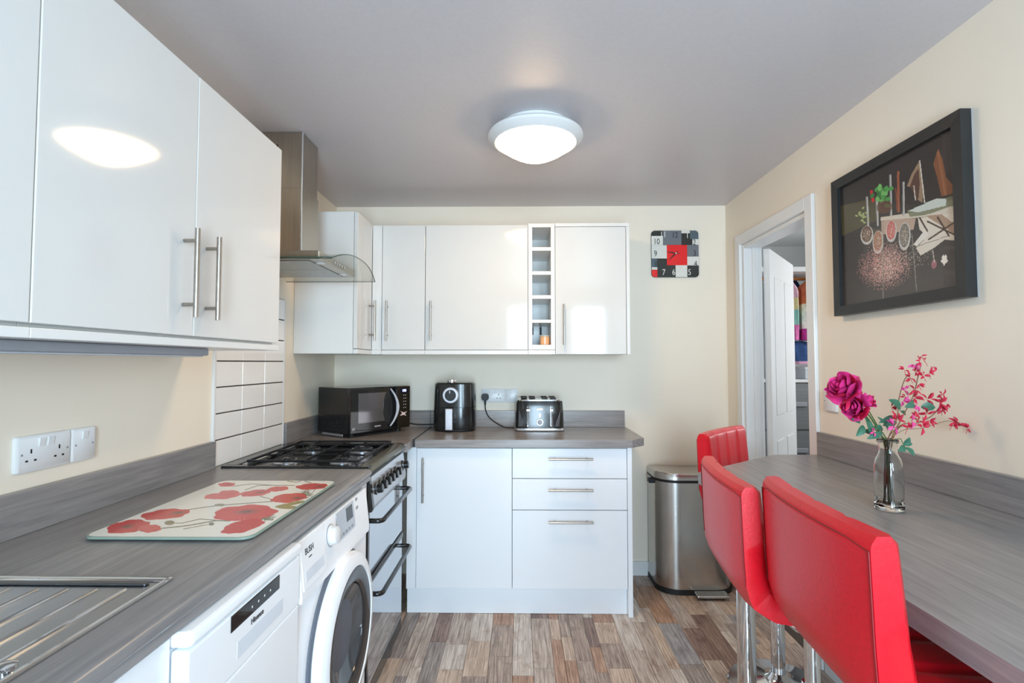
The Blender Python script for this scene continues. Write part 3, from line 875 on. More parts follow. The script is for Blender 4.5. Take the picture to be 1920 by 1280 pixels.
for i, bx in enumerate(BX):
    for j, by in enumerate(BY):
        r_ = (0.040, 0.03, 0.034, 0.046)[2 * i + j]
        bu = MB().lathe([(r_ + 0.012, 0.9022), (r_ + 0.012, 0.906), (r_, 0.91), (r_, 0.9175), (r_ * 0.8, 0.918)], (bx, by, 0), 24).build('burner', mat('aluminium_burner', (202, 204, 210), 0.3, 0.9), ck)
        MB().lathe([(r_ * 0.82, 0.9182), (r_ * 0.84, 0.922), (r_ * 0.7, 0.9245), (0, 0.925)], (bx, by, 0), 24).build('burner_cap', M_BLACK, bu)
for (ya, yb) in ((CK0 + 0.036, 2.28), (2.284, CK1 - 0.036)):
    g = MB()
    x0_, x1_ = HX0 + 0.085, HX1_ - 0.058
    z = 0.931
    for xx in (x0_, (x0_ + x1_) / 2, x1_):
        g.box(xx - 0.004, xx + 0.004, ya, yb, z - 0.005, z + 0.004, 0.0015, 1)
    for yy in (ya, yb):
        g.box(x0_, x1_, yy - 0.004 + (0.004 if yy == ya else -0.004), yy + 0.004 + (0.004 if yy == ya else -0.004), z - 0.0055, z + 0.0035, 0.0015, 1)
    cy = (ya + yb) / 2
    for bx in BX:
        for a in range(4):
            ca, sa = (1, 0, -1, 0)[a], (0, 1, 0, -1)[a]
            ex = (x1_ if ca > 0 and bx == BX[1] else x0_ if ca < 0 and bx == BX[0] else (x0_ + x1_) / 2) if ca else bx
            ey = (yb if sa > 0 else ya) if sa else cy
            g.tube([(bx + ca * 0.022, cy + sa * 0.022, z + 0.003), (ex, ey, z)], 0.0038, 6)
    for xx in (x0_ + 0.004, x1_ - 0.004):
        for yy in (ya + 0.004, yb - 0.004):
            g.cyl((xx, yy, 0.9022), (xx, yy, z - 0.003), 0.005, seg=8)
    g.build('pan_support', M_IRON, ck)

# ------------------------------------------------------------------ extractor hood
hd = thing('extractor_hood', 'steel chimney extractor hood with curved glass canopy above the cooker', 'extractor hood', (-0.95, 2.29, 1.69))
MB().box(XL + 0.001, -0.935, 2.205, 2.375, 1.80, ZC - 0.001, 0.002).build('chimney', M_HOOD, hd)
MB().box(XL + 0.001, -0.931, 2.20, 2.38, 1.778, 2.06, 0.002).build('lower_sleeve', M_HOOD, hd)
MB().box(-0.9365, -0.9305, 2.1985, 2.2045, 1.79, ZC - 0.002, 0.001).build('corner_highlight', M_CHROME, hd)  # chrome strip added as the bright highlight along the chimney corner
for k in range(5):
    MB().box(-1.12 + 0.018 * k, -1.113 + 0.018 * k, 2.2035, 2.2055, 2.215, 2.25).build('vent_slot', M_BLACKM, hd)
hbz = MB().box(XL + 0.001, -0.80, 2.06, 2.52, 1.725, 1.7595, 0.003)
hbz.build('body', M_HOOD, hd)
MB().box(-1.10, -0.85, 2.09, 2.29, 1.7215, 1.7249, 0.001).build('grease_filter', mat('filter_mesh', (170, 172, 170), 0.4, 0.9, var=0.3, scale=(200, 200, 200)), hd)
MB().box(-1.10, -0.85, 2.295, 2.49, 1.7215, 1.7249, 0.001).build('grease_filter', MATS['filter_mesh'], hd)
for yy in (2.15, 2.43):
    MB().cyl((-0.828, yy, 1.7215), (-0.828, yy, 1.7249), 0.018).build('spotlight', M_PLAST, hd)
for k in range(5):
    MB().cyl((-0.8, 2.23 + 0.03 * k, 1.742), (-0.796, 2.23 + 0.03 * k, 1.742), 0.006, seg=10).build('button', M_CHROME, hd)
gl = MB()
n = 24
top, bot = [], []
arc = []
for i in range(n + 1):
    t = -1 + 2 * i / n
    y = 2.29 + 0.30 * t
    z = 1.764 - 0.052 * abs(t) ** 2.4
    xf = -0.705 - 0.018 * t * t
    arc.append((y, z, xf))
secs = []
for (y, z, xf) in arc:
    secs.append([(XL + 0.002, y, z), (xf, y, z), (xf, y, z + 0.006), (XL + 0.002, y, z + 0.006)])
gl.loft(secs)
cg = gl.build('glass_canopy', M_CANOPY, hd)
eg = MB()
eg.tube([(xf + 0.0005, y, z + 0.003) for (y, z, xf) in arc], 0.0022, 6)
eg.tube([(XL + 0.003, arc[0][0] - 0.0005, arc[0][1] + 0.003), (arc[0][2], arc[0][0] - 0.0005, arc[0][1] + 0.003)], 0.004, 6)
eg.tube([(XL + 0.003, arc[-1][0] + 0.0005, arc[-1][1] + 0.003), (arc[-1][2], arc[-1][0] + 0.0005, arc[-1][1] + 0.003)], 0.0015, 6)
eg.build('glass_edge', M_CANEDGE, cg)

# ------------------------------------------------------------------ ceiling light
LX, LY = 0.068, 2.17
cl = thing('ceiling_light', 'round white ceiling light with glowing dome', 'ceiling light', (LX, LY, ZC))
MB().lathe([(0.145, ZC - 0.0005), (0.145, ZC - 0.03), (0.12, ZC - 0.035)], (LX, LY, 0), 48).build('base', M_PLAST, cl)
MB().lathe([(0.1455, ZC - 0.028), (0.193, ZC - 0.034), (0.200, ZC - 0.042), (0.200, ZC - 0.052), (0.194, ZC - 0.058), (0.172, ZC - 0.074), (0.168, ZC - 0.074), (0.160, ZC - 0.05), (0.120, ZC - 0.0355)], (LX, LY, 0), 64, cap=False).build('ring', M_PLAST, cl)
dome = [(0.167, ZC - 0.070)]
for i in range(0, 13):
    t = i / 12
    dome.append((0.1665 * (1 - t), ZC - 0.073 - 0.077 * (1 - (1 - t) ** 1.75)))
M_LAMP = mat('glowing_opal_dome', (255, 246, 230), 0.3, emit=(255, 218, 170), estr=LAMP_STRENGTH)
MB().lathe(dome, (LX, LY, 0), 64, cap=False).build('dome', M_LAMP, cl)

# ------------------------------------------------------------------ wall clock
ckx0, ckx1, ckz0, ckz1 = 0.834, 1.130, 1.849, 2.145
cw = thing('wall_clock', 'square wall clock of red, black, grey and white blocks', 'clock', ((ckx0 + ckx1) / 2, YB, (ckz0 + ckz1) / 2))
S = ckx1 - ckx0
MB().prism(rrect(ckx0, ckx1, ckz0, ckz1, 0.022, 6), 'Y', YB - 0.012, YB - 0.0005).build('backing', M_BLACKM, cw)
CC = {'k': mat('clock_black', (46, 48, 46), 0.25, coat=0.3), 'g': mat('clock_grey', (110, 114, 120), 0.25, coat=0.3), 's': mat('clock_slate', (84, 98, 108), 0.25, coat=0.3),
      'w': mat('clock_white', (222, 220, 212), 0.25, coat=0.3), 'r': mat('clock_red', (230, 34, 38), 0.25, coat=0.3)}
blocks = [(0, 0, .245, .115, 'k', 'tl'), (0, .115, .245, .315, 'w', ''), (.245, 0, .64, .31, 'g', ''), (.64, 0, .82, .06, 'w', ''), (.82, 0, 1, .185, 's', 'tr'),
          (.64, .06, .82, .31, 'k', ''), (.82, .185, .87, .31, 'k', ''), (.87, .185, 1, .31, 'w', ''), (0, .315, .325, .6, 'w', ''), (.325, .31, .755, .745, 'r', ''),
          (.755, .31, 1, .56, 'g', ''), (.755, .56, 1, .75, 'w', ''), (0, .6, .12, .785, 's', ''), (0, .785, .12, .84, 'w', ''), (0, .84, .12, 1, 'r', 'bl'),
          (.12, .6, .325, .745, 'k', ''), (.12, .745, .505, 1, 'k', ''), (.505, .745, .755, 1, 'w', ''), (.755, .75, 1, 1, 'k', 'br')]
for (u0, v0, u1, v1, c, corner) in blocks:
    a0, a1 = ckx0 + u0 * S + 0.0003, ckx0 + u1 * S - 0.0003
    c0, c1 = ckz1 - v1 * S + 0.0003, ckz1 - v0 * S - 0.0003
    poly = []
    rr = 0.022
    for (qx, qz, nm, st_) in ((a1, c1, 'tr', 0), (a0, c1, 'tl', 90), (a0, c0, 'bl', 180), (a1, c0, 'br', 270)):
        if nm == corner:
            ox, oz = qx + (-rr if qx == a1 else rr), qz + (-rr if qz == c1 else rr)
            poly += [(ox + rr * math.cos(R(st_ + 15 * i)), oz + rr * math.sin(R(st_ + 15 * i))) for i in range(7)]
        else:
            poly.append((qx, qz))
    MB().prism(poly, 'Y', YB - 0.0145, YB - 0.0121).build('block', CC[c], cw)
nk, nw = mat('numeral_dark', (40, 44, 44), 0.4), mat('numeral_white', (226, 224, 214), 0.4)
for s, u, v, m in (('10', .11, .24, nk), ('9', .085, .5, nk), ('12', .5, .1, nk), ('1', .765, .11, nw), ('2', .91, .26, nk), ('3', .915, .49, nk), ('4', .93, .72, nk),
                   ('5', .80, .9, nw), ('6', .465, .9, nw), ('7', .255, .9, nw), ('8', .09, .73, nk), ('11', .25, .09, nw)):
    text(s, 'numeral', m, cw, (ckx0 + u * S, YB - 0.0148, ckz1 - v * S), (1, 0, 0), (0, 0, 1), 0.052, 0.0004, sx=0.78)
hc = Vector((ckx0 + .515 * S, YB - 0.016, ckz1 - .49 * S))
def hand(u, v, wd, tail):
    e = Vector((ckx0 + u * S, YB - 0.0165, ckz1 - v * S))
    d_ = (e - hc).normalized(); s_ = Vector((d_.z, 0, -d_.x)) * wd
    q = MB()
    pl_ = [hc - d_ * tail + s_ * 0.6, hc - d_ * tail - s_ * 0.6, hc + (e - hc) * 0.35 - s_ * 1.4, e, hc + (e - hc) * 0.35 + s_ * 1.4]
    q.loft([pl_, [p_ + Vector((0, -0.0008, 0)) for p_ in pl_]])
    q.build('hand', M_BLACKM, cw)
hand(.30, .455, 0.0028, 0.022)
hand(.345, .65, 0.0028, 0.02)
MB().lathe([(0.0042, 0), (0.0042, 0.004), (0, 0.0045)], M=Matrix.Translation(hc) @ Matrix.Rotation(R(90), 4, 'X'), seg=16).build('centre_pin', M_PLAST, cw)

# ------------------------------------------------------------------ flat prints painted on a fine grid
def homog(src):
    """matrix taking photo-zoom points (4 corners tl,tr,br,bl) to u,v in 0..1"""
    dst = [(0, 0), (1, 0), (1, 1), (0, 1)]
    A, B = [], []
    for (x, y), (u, v) in zip(src, dst):
        A.append([x, y, 1, 0, 0, 0, -u * x, -u * y]); B.append(u)
        A.append([0, 0, 0, x, y, 1, -v * x, -v * y]); B.append(v)
    h = np.linalg.solve(np.array(A, float), np.array(B, float))
    return np.append(h, 1).reshape(3, 3)

class Canvas:
    def __init__(self, w, h, src, col):
        self.w, self.h = w, h
        self.Hi = np.linalg.inv(homog(src))
        u, v = np.meshgrid((np.arange(w) + 0.5) / w, (np.arange(h) + 0.5) / h)
        q = np.stack([u, v, np.ones_like(u)], -1) @ self.Hi.T
        self.x, self.y = q[..., 0] / q[..., 2], q[..., 1] / q[..., 2]     # zoom pixel under each cell
        self.u, self.v = u, v
        self.c = np.ones((h, w, 3)) * np.array(lin(col))
        self.noise = rng.random((h, w))

    def put(self, mask, col, a=1.0):
        al = (mask * a)[..., None] if np.ndim(a) else mask[..., None] * a
        self.c = self.c * (1 - al) + np.array(lin(col)) * al

    def ell(self, cx, cy, rx, ry, col, ang=0, a=1.0, wob=0.0, ph=0.0):
        t = R(ang)
        dx, dy = self.x - cx, self.y - cy
        p_, q_ = (dx * math.cos(t) + dy * math.sin(t)) / rx, (-dx * math.sin(t) + dy * math.cos(t)) / ry
        th = np.arctan2(q_, p_)
        r = np.sqrt(p_ ** 2 + q_ ** 2) / (1 + wob * (np.sin(5 * th + ph) + 0.6 * np.sin(9 * th + 2 * ph)))
        self.put((r < 1).astype(float), col, a)
        return r, th

    def poly(self, pts, col, a=1.0):
        m = np.zeros_like(self.x, bool)
        n_ = len(pts)
        for i in range(n_):
            (x0, y0), (x1, y1) = pts[i], pts[(i + 1) % n_]
            if y0 == y1: continue
            c_ = ((y0 > self.y) != (y1 > self.y)) & (self.x < (x1 - x0) * (self.y - y0) / (y1 - y0) + x0)
            m ^= c_
        self.put(m.astype(float), col, a)

    def line(self, pts, wd, col, a=1.0):
        for (x0, y0), (x1, y1) in zip(pts[:-1], pts[1:]):
            dx, dy = x1 - x0, y1 - y0
            t = np.clip(((self.x - x0) * dx + (self.y - y0) * dy) / (dx * dx + dy * dy), 0, 1)
            d_ = np.hypot(self.x - x0 - t * dx, self.y - y0 - t * dy)
            self.put((d_ < wd / 2).astype(float), col, a)

    def specks(self, cx, cy, rx, ry, col, dens, a=1.0):
        r = ((self.x - cx) / rx) ** 2 + ((self.y - cy) / ry) ** 2
        self.noise = rng.random((self.h, self.w))
        self.put(((r < 1) & (self.noise < dens * np.clip(1 - r, 0, 1) ** 1.3)).astype(float), col, a)

    def mesh(self, name, f, m, rmask=None):
        """f(u, v) -> point; cells become quads coloured per face corner"""
        w, h = self.w, self.h
        uu, vv = np.meshgrid(np.linspace(0, 1, w + 1), np.linspace(0, 1, h + 1))
        P = f(uu, vv).reshape(-1, 3)
        i = np.arange((w + 1) * (h + 1)).reshape(h + 1, w + 1)
        q = np.stack([i[1:, :-1], i[1:, 1:], i[:-1, 1:], i[:-1, :-1]], -1)
        cols = self.c
        if rmask is not None:
            keep_ = rmask(self.u, self.v)
            q, cols = q[keep_], cols[keep_]
        q, cols = q.reshape(-1, 4), cols.reshape(-1, 3)
        me = bpy.data.meshes.new(name)
        me.from_pydata(P.tolist(), [], q.tolist())
        at = me.color_attributes.new('print', 'FLOAT_COLOR', 'CORNER')
        at.data.foreach_set('color', np.repeat(np.concatenate([cols, np.ones((len(cols), 1))], 1), 4, axis=0).ravel().astype(np.float32))
        me.materials.append(m)
        o = bpy.data.objects.new(name, me)
        COL.objects.link(o)
        return o

# ------------------------------------------------------------------ framed picture on the right wall
PY0, PY1, PZ0, PZ1 = 1.497, 2.122, 1.497, 2.043
pf = thing('framed_picture', 'black framed picture of spice spoons and herbs on wall', 'picture', (XR, (PY0 + PY1) / 2, PZ0))
PX = XR - 0.036
FW = 0.037
def frame_bar(pts_out, pts_in):
    q = MB()
    a, b_ = pts_out; c, d_ = pts_in
    def ring(p, xo, xi):
        pass
    secs = []
    for (o_, i_) in ((a, c), (b_, d_)):
        secs.append([(XR - 0.004, o_[0], o_[1]), (PX, o_[0], o_[1]), (PX + 0.002, i_[0], i_[1]), (PX + 0.012, i_[0], i_[1]), (XR - 0.004, i_[0], i_[1])])
    q.loft(secs)
    q.build('frame_side', mat('black_picture_frame', (38, 39, 40), 0.35, var=0.08), pf)
O = [(PY0, PZ0), (PY1, PZ0), (PY1, PZ1), (PY0, PZ1)]
I = [(PY0 + FW, PZ0 + FW), (PY1 - FW, PZ0 + FW), (PY1 - FW, PZ1 - FW), (PY0 + FW, PZ1 - FW)]
for k in range(4):
    frame_bar((O[k], O[(k + 1) % 4]), (I[k], I[(k + 1) % 4]))
cv = Canvas(300, 250, [(205, 470), (768, 172), (828, 1012), (232, 1098)], (46, 40, 38))
cv.put(np.clip((cv.y - (960 - cv.x * 0.42)) / 500 + 0.2, 0, 1), (74, 66, 60), 0.9)
cv.poly([(205, 560), (420, 520), (400, 640), (220, 720)], (84, 78, 48), 0.7)
cv.poly([(700, 200), (768, 175), (790, 400), (720, 420)], (60, 52, 48), 0.6)
cv.poly([(412, 628), (570, 610), (800, 540), (800, 625), (560, 640), (412, 645)], (206, 196, 180))
cv.poly([(415, 645), (590, 640), (580, 700), (420, 720)], (196, 168, 150), 0.8)
cv.poly([(545, 600), (660, 560), (790, 525), (800, 575), (640, 625), (560, 632)], (112, 116, 88), 0.9)
cv.poly([(550, 600), (690, 540), (740, 545), (740, 580), (600, 610)], (196, 204, 196))
cv.poly([(600, 640), (800, 620), (812, 770), (740, 760), (690, 800), (620, 840), (596, 800), (650, 740), (610, 700)], (214, 204, 190))
cv.poly([(640, 630), (720, 625), (800, 690), (800, 740)], (150, 112, 84), 0.8)
for a in (((660, 755), (800, 660)), ((650, 660), (805, 745)), ((700, 640), (760, 740)), ((610, 640), (650, 710))):
    cv.line(a, 9, (70, 52, 40))
cv.poly([(582, 780), (640, 700), (655, 735), (600, 790)], (220, 214, 204))
cv.line([(600, 790), (760, 740)], 3, (120, 100, 84))
for (x0, y0, x1, y1) in ((340, 520, 350, 670), (390, 530, 398, 670), (455, 410, 465, 620), (522, 450, 528, 620)):
    cv.line([(x0, y0), (x1, y1)], 11, (150, 150, 148), 0.85)
    cv.line([(x0 + 2, y0), (x1 + 2, y1)], 4, (214, 214, 208), 0.8)
for (cx, cy, rx, ry, c) in ((345, 720, 32, 50, (92, 66, 52)), (402, 760, 27, 62, (150, 104, 80)), (468, 705, 27, 58, (186, 96, 92)), (536, 735, 30, 74, (112, 106, 98))):
    cv.ell(cx, cy, rx, ry, (190, 188, 182))
    cv.ell(cx - 1, cy - 6, rx * 0.82, ry * 0.86, c)
    cv.specks(cx, cy - 5, rx * 0.8, ry * 0.85, (214, 196, 176), 0.25)
cv.line([(362, 490), (372, 540)], 14, (196, 26, 36))
for k in range(26):
    cv.ell(418 + rng.normal() * 18, 500 + rng.normal() * 26, 10, 14, [(74, 150, 70), (110, 178, 96), (52, 116, 54)][k % 3], ang=rng.random() * 180)
for k in range(14):
    cv.ell(318 + rng.normal() * 14, 610 + rng.normal() * 22, 5, 8, (150, 164, 110), ang=rng.random() * 180)
cv.line([(494, 395), (502, 600)], 12, (150, 84, 56)); cv.line([(484, 480), (496, 600)], 8, (120, 66, 44))
cv.ell(430, 575, 40, 34, (92, 58, 40), a=0.8)
cv.poly([(540, 470), (560, 410), (598, 340), (612, 420), (625, 480), (620, 560), (590, 540), (575, 480)], (148, 122, 98))
cv.poly([(556, 470), (575, 410), (595, 380), (604, 460), (600, 540), (585, 540)], (86, 58, 46))
cv.line([(600, 340), (632, 560)], 6, (206, 200, 188)); cv.line([(575, 470), (585, 545)], 5, (206, 200, 188))
cv.poly([(668, 360), (690, 280), (715, 340), (735, 430), (775, 480), (770, 520), (715, 530), (690, 430)], (126, 76, 46))
cv.line([(690, 300), (735, 520)], 14, (152, 98, 62), 0.7)
cv.specks(440, 890, 150, 140, (206, 150, 140), 0.6)
cv.specks(450, 900, 80, 100, (226, 206, 188), 0.22)
cv.specks(540, 840, 150, 90, (200, 190, 174), 0.09)
cv.line([(425, 650), (436, 1070)], 5, (140, 132, 122), 0.7); cv.line([(572, 720), (606, 1030)], 5, (150, 144, 130), 0.6)
cv.ell(690, 890, 14, 24, (150, 96, 104)); cv.ell(742, 868, 15, 26, (232, 222, 210), wob=0.15); cv.line([(680, 810), (692, 880)], 4, (200, 190, 176))
art = cv.mesh('print', lambda u, v: np.stack([np.full_like(u, PX + 0.0145 - XR), (PY1 - FW) - u * (PY1 - PY0 - 2 * FW) - (PY0 + PY1) / 2, (PZ1 - FW) - v * (PZ1 - PZ0 - 2 * FW) - PZ0], -1),
              attr_mat('spice_print', rough=0.25, coat=0.25))
art.parent = pf
MB().box(PX + 0.0155, XR - 0.006, PY0 + FW, PY1 - FW, PZ0 + FW, PZ1 - FW).build('backing_board', M_BLACKM, pf)
for zz in (PZ0 + 0.05, PZ1 - 0.05):
    MB().box(XR - 0.0055, XR - 0.0002, PY0 + 0.1, PY1 - 0.1, zz - 0.01, zz + 0.01).build('wall_spacer', M_BLACKM, pf)
MB().box(XR - 0.0035, XR - 0.0006, PY0 + 0.001, PY0 + 0.0035, PZ0, PZ1).build('backing_edge', M_GREYP, pf)

# ------------------------------------------------------------------ glass poppy board
NL, FL_, FR_, NR = px(168, 1009, Z=0.92), px(402, 899, Z=0.92), px(627, 899, Z=0.92), px(478, 1012, Z=0.92)
ctr = (NL + FL_ + FR_ + NR) / 4
lu = ((FR_ + NR) - (FL_ + NL)).normalized(); lu.z = 0
lu.normalize()
lv = Vector((-lu.y, lu.x, 0))
BWX, BLY = 0.385, 0.565
pb = thing('glass_chopping_board', 'white glass board printed with red poppies on worktop', 'chopping board', (ctr.x, ctr.y, WT1), math.atan2(lu.y, lu.x))
MB().prism(rrect(-BWX / 2, BWX / 2, -BLY / 2, BLY / 2, 0.028, 6), 'Z', 0.0046, 0.0098).build('glass_plate', mat('green_tinted_glass_plate', (148, 168, 154), 0.06), pb, local=True)
for sx in (-1, 1):
    for sy in (-1, 1):
        MB().lathe([(0.007, 0.0002), (0.008, 0.0045)], (sx * (BWX / 2 - 0.03), sy * (BLY / 2 - 0.03), 0), 12).build('foot', M_BLACKM, pb, local=True)
bc = Canvas(230, 330, [(978, 150), (1838, 150), (1268, 592), (72, 580)], (240, 239, 231))
Ncol = [(206, 44, 40), (218, 76, 70), (200, 36, 34)]
def poppy(cx, cy, rx, ry, col, ang=0, heart=True, hx_=0, hy_=0, wob=0.05):
    r, th = bc.ell(cx, cy, rx, ry, col, ang, wob=wob, ph=cx)
    m = (r < 1).astype(float)
    bc.put(m * (rng.random(m.shape) < 0.30), (178, 34, 36), 0.5)
    bc.put(m * (np.sin(th * 26 + r * 3) > 0.75), (188, 40, 40), 0.35)
    if heart:
        rr_, _ = bc.ell(cx + hx_, cy + hy_, rx * 0.42, ry * 0.36, (120, 84, 68), ang, a=0.0)
        bc.put(np.clip(1.15 - rr_, 0, 1) * m, (104, 72, 60), 0.9)
stemc = (122, 120, 96)
bc.line([(620, 520), (800, 500), (1000, 462), (1100, 465)], 8, stemc); bc.line([(640, 480), (760, 480), (880, 450), (1000, 460)], 6, stemc)
bc.line([(780, 525), (980, 485)], 5, stemc)
bc.line([(780, 378), (1000, 345), (1380, 315)], 6, stemc); bc.ell(1000, 343, 40, 10, (146, 146, 124))
bc.line([(1160, 225), (1250, 190), (1520, 188)], 5, stemc); bc.line([(1070, 195), (1200, 178), (1380, 190)], 5, stemc)
bc.line([(1280, 275), (1370, 300)], 5, stemc); bc.line([(1460, 155), (1530, 165), (1560, 155)], 5, stemc); bc.line([(1590, 155), (1640, 168)], 5, stemc)
bc.ell(670, 478, 36, 17, (134, 126, 92)); bc.ell(970, 488, 20, 12, (120, 118, 90))
for (x_, y_, a_) in ((1480, 345, -10), (1540, 330, -12), (1500, 362, 0)):
    bc.ell(x_, y_, 78, 12, (150, 138, 74), a_)
for k in range(26):
    bc.line([(1280 + rng.random() * 130, 468 - rng.random() * 40), (1300 + rng.random() * 130, 472 - rng.random() * 60)], 5, (110, 112, 80))
for k in range(18):
    bc.line([(1560 + rng.random() * 80, 300 - rng.random() * 60), (1600 + rng.random() * 80, 290 - rng.random() * 70)], 4, (110, 100, 66))
poppy(1015, 183, 62, 17, Ncol[1], hx_=20)
poppy(1000, 272, 128, 26, (226, 104, 98), -4, heart=False); poppy(1050, 250, 78, 22, (222, 96, 90), heart=False)
poppy(1240, 250, 112, 25, (216, 92, 86), -6, hx_=40, hy_=-6); poppy(1400, 217, 80, 20, (218, 82, 76), -5, heart=False)
poppy(1650, 197, 118, 25, (206, 52, 44), -3, hx_=60)
poppy(1495, 288, 130, 36, (214, 66, 56), -6, hx_=60)
poppy(625, 413, 170, 38, Ncol[0], -6, hx_=90, hy_=-10)
poppy(385, 505, 145, 48, Ncol[0], -8, hx_=-5); poppy(540, 520, 82, 30, (220, 84, 80), heart=False)
poppy(1195, 405, 226, 62, (218, 74, 70), -3, hx_=10, hy_=-10)
poppy(1200, 505, 150, 46, Ncol[0], -14, heart=False)
def bmask(u, v):
    x_, y_ = np.abs(u - 0.5) * BWX, np.abs(v - 0.5) * BLY
    r_ = 0.026
    dx, dy = np.maximum(x_ - (BWX / 2 - 0.004 - r_), 0), np.maximum(y_ - (BLY / 2 - 0.004 - r_), 0)
    return np.hypot(dx, dy) < r_
bp_ = bc.mesh('poppy_print', lambda u, v: np.stack([(u - 0.5) * BWX, (0.5 - v) * BLY, np.full_like(u, 0.0101)], -1), attr_mat('poppy_print', rough=0.12, coat=0.0, spec=0.35), bmask)
bp_.parent = pb

# ------------------------------------------------------------------ sockets and switches
def socket(name, label, cat, c, right, w_, h_, outlets, switches, fuse=False, group='wall sockets and switches'):
    """faceplate centred at c on a wall; right x up = outward normal"""
    r_ = Vector(right); u_ = Vector((0, 0, 1)); n_ = r_.cross(u_)
    s_ = thing(name, label, cat, c, group=group)
    M_ = Matrix(((r_.x, u_.x, n_.x, c[0]), (r_.y, u_.y, n_.y, c[1]), (r_.z, u_.z, n_.z, c[2]), (0, 0, 0, 1)))
    q = MB().loft([[(p_[0], p_[1], 0.0003) for p_ in rrect(-w_ / 2, w_ / 2, -h_ / 2, h_ / 2, 0.006, 3)],
                   [(p_[0], p_[1], 0.009) for p_ in rrect(-w_ / 2, w_ / 2, -h_ / 2, h_ / 2, 0.006, 3)],
                   [(p_[0], p_[1], 0.012) for p_ in rrect(-w_ / 2 + 0.004, w_ / 2 - 0.004, -h_ / 2 + 0.004, h_ / 2 - 0.004, 0.004, 3)]])
    q.xform(M_).build('faceplate', M_PLAST, s_)
    for ox in outlets:
        for (dx, dz, a, b_) in ((0, 0.012, 0.002, 0.005), (-0.011, -0.010, 0.0032, 0.0022), (0.011, -0.010, 0.0032, 0.0022)):
            MB().box(ox + dx - a, ox + dx + a, dz - b_ - 0.006, dz + b_ - 0.006, 0.0121, 0.0125).xform(M_).build('pin_hole', M_BLACKM, s_)
    for ox in switches:
        MB().prism([(0.014, 0.0121), (0.014, 0.014), (0.034, 0.0165), (0.034, 0.0121)], 'X', ox - 0.0075, ox + 0.0075).xform(M_).build('rocker', M_PLAST, s_)
    for ox in (-w_ / 2 + 0.012, w_ / 2 - 0.012):
        MB().cyl((ox, 0, 0.0121), (ox, 0, 0.0126), 0.0028, seg=10).xform(M_).build('screw', M_GREYP, s_)
    return s_
socket('double_socket', 'white double socket above the worktop beside the poppy board', 'socket', (XL, 1.273, 1.094), (0, 1, 0), 0.147, 0.086, (-0.038, 0.038), (-0.012, 0.012))
socket('fused_switch', 'white fused switch joined to the double socket by the poppy board', 'switch', (XL, 1.387, 1.094), (0, 1, 0), 0.078, 0.086, (), (0.0,))
socket('double_socket', 'white double socket behind the toaster with black plug', 'socket', (-0.165, YB, 1.105), (1, 0, 0), 0.148, 0.086, (0.034,), (-0.012, 0.012))
socket('fused_switch', 'white fused switch on the wall above the toaster', 'switch', (-0.05, YB, 1.105), (1, 0, 0), 0.08, 0.086, (), (0.0,))
rs_ = px(1560, 752, X=XR)
socket('light_switch', 'white light switch beside the doorway above the breakfast bar', 'switch', (XR, rs_.y, rs_.z), (0, -1, 0), 0.086, 0.086, (), (0.0,))

# ------------------------------------------------------------------ microwave
mwo = Vector((-0.895, 2.757, WT1))
mdir = Vector((0.57, 0.82, 0)).normalized()
mw = thing('microwave', 'black microwave with mirrored door standing in the corner', 'microwave', mwo, math.atan2(mdir.y, mdir.x))
MW, MD, MH = 0.43, 0.28, 0.245
z0 = 0.020
MB().box(0, MW, 0.0205, MD, z0, z0 + MH, 0.003).build('body', M_BLACK, mw, local=True)
MB().box(0.002, 0.332, 0.0, 0.020, z0 + 0.002, z0 + MH - 0.001, 0.004).build('door', M_DGLASS, mw, local=True)
cp_ = MB().box(0.335, MW - 0.001, 0.0, 0.020, z0 + 0.002, z0 + MH - 0.001, 0.004).build('control_panel', mat('dark_bronze_glass', (58, 50, 40), 0.12, 0.4), mw, local=True)
MB().box(0.055, 0.25, -0.0008, -0.0002, z0 + 0.055, z0 + 0.215).build('door_window', mat('mirror_window', (120, 118, 122), 0.06, 0.8), mw, local=True)
hn = []
for k in range(13):
    t = -1 + 2 * k / 12
    hn.append((0.312 - 0.045 * t * t, -0.012 - 0.012 * (1 - t * t), z0 + 0.128 + 0.105 * t))
MB().tube(hn, [0.004 + 0.006 * (1 - abs(-1 + 2 * k / 12)) for k in range(13)], 8).build('handle', mat('silver_handle', (206, 208, 216), 0.3, 0.3), mw, local=True)
hk = MB().loft([[(0.267, -0.0004, z0 + 0.023)] + [(0.312 - 0.045 * t * t - 0.002, -0.0004, z0 + 0.128 + 0.105 * t) for t in [-0.9 + 0.15 * i for i in range(13)]] + [(0.267, -0.0004, z0 + 0.233)] + [(0.225 + 0.03 * t * t, -0.0004, z0 + 0.128 - 0.1 * t) for t in [-0.8 + 0.2 * i for i in range(9)]],
                [(0.267, -0.003, z0 + 0.023)] + [(0.312 - 0.045 * t * t - 0.002, -0.003, z0 + 0.128 + 0.105 * t) for t in [-0.9 + 0.15 * i for i in range(13)]] + [(0.267, -0.003, z0 + 0.233)] + [(0.225 + 0.03 * t * t, -0.003, z0 + 0.128 - 0.1 * t) for t in [-0.8 + 0.2 * i for i in range(9)]]])
hk.build('handle_recess', M_BLACK, mw, local=True)
MB().box(0.352, 0.408, -0.0012, 0.0, z0 + 0.205, z0 + 0.23).build('screen', mat('blue_display', (26, 26, 52), 0.1), mw, local=True)
def ltext(body, nm, m, parent, o_, r_, u_, size, **k):
    t = text(body, nm, m, None, o_, r_, u_, size, **k)
    t.parent = parent
    return t
ltext('180', 'digits', mat('lit_digits', (210, 210, 255), 0.3, emit=(200, 205, 255), estr=2.0), mw, (0.38, -0.0014, z0 + 0.2175), (1, 0, 0), (0, 0, 1), 0.022, depth=0.0002)
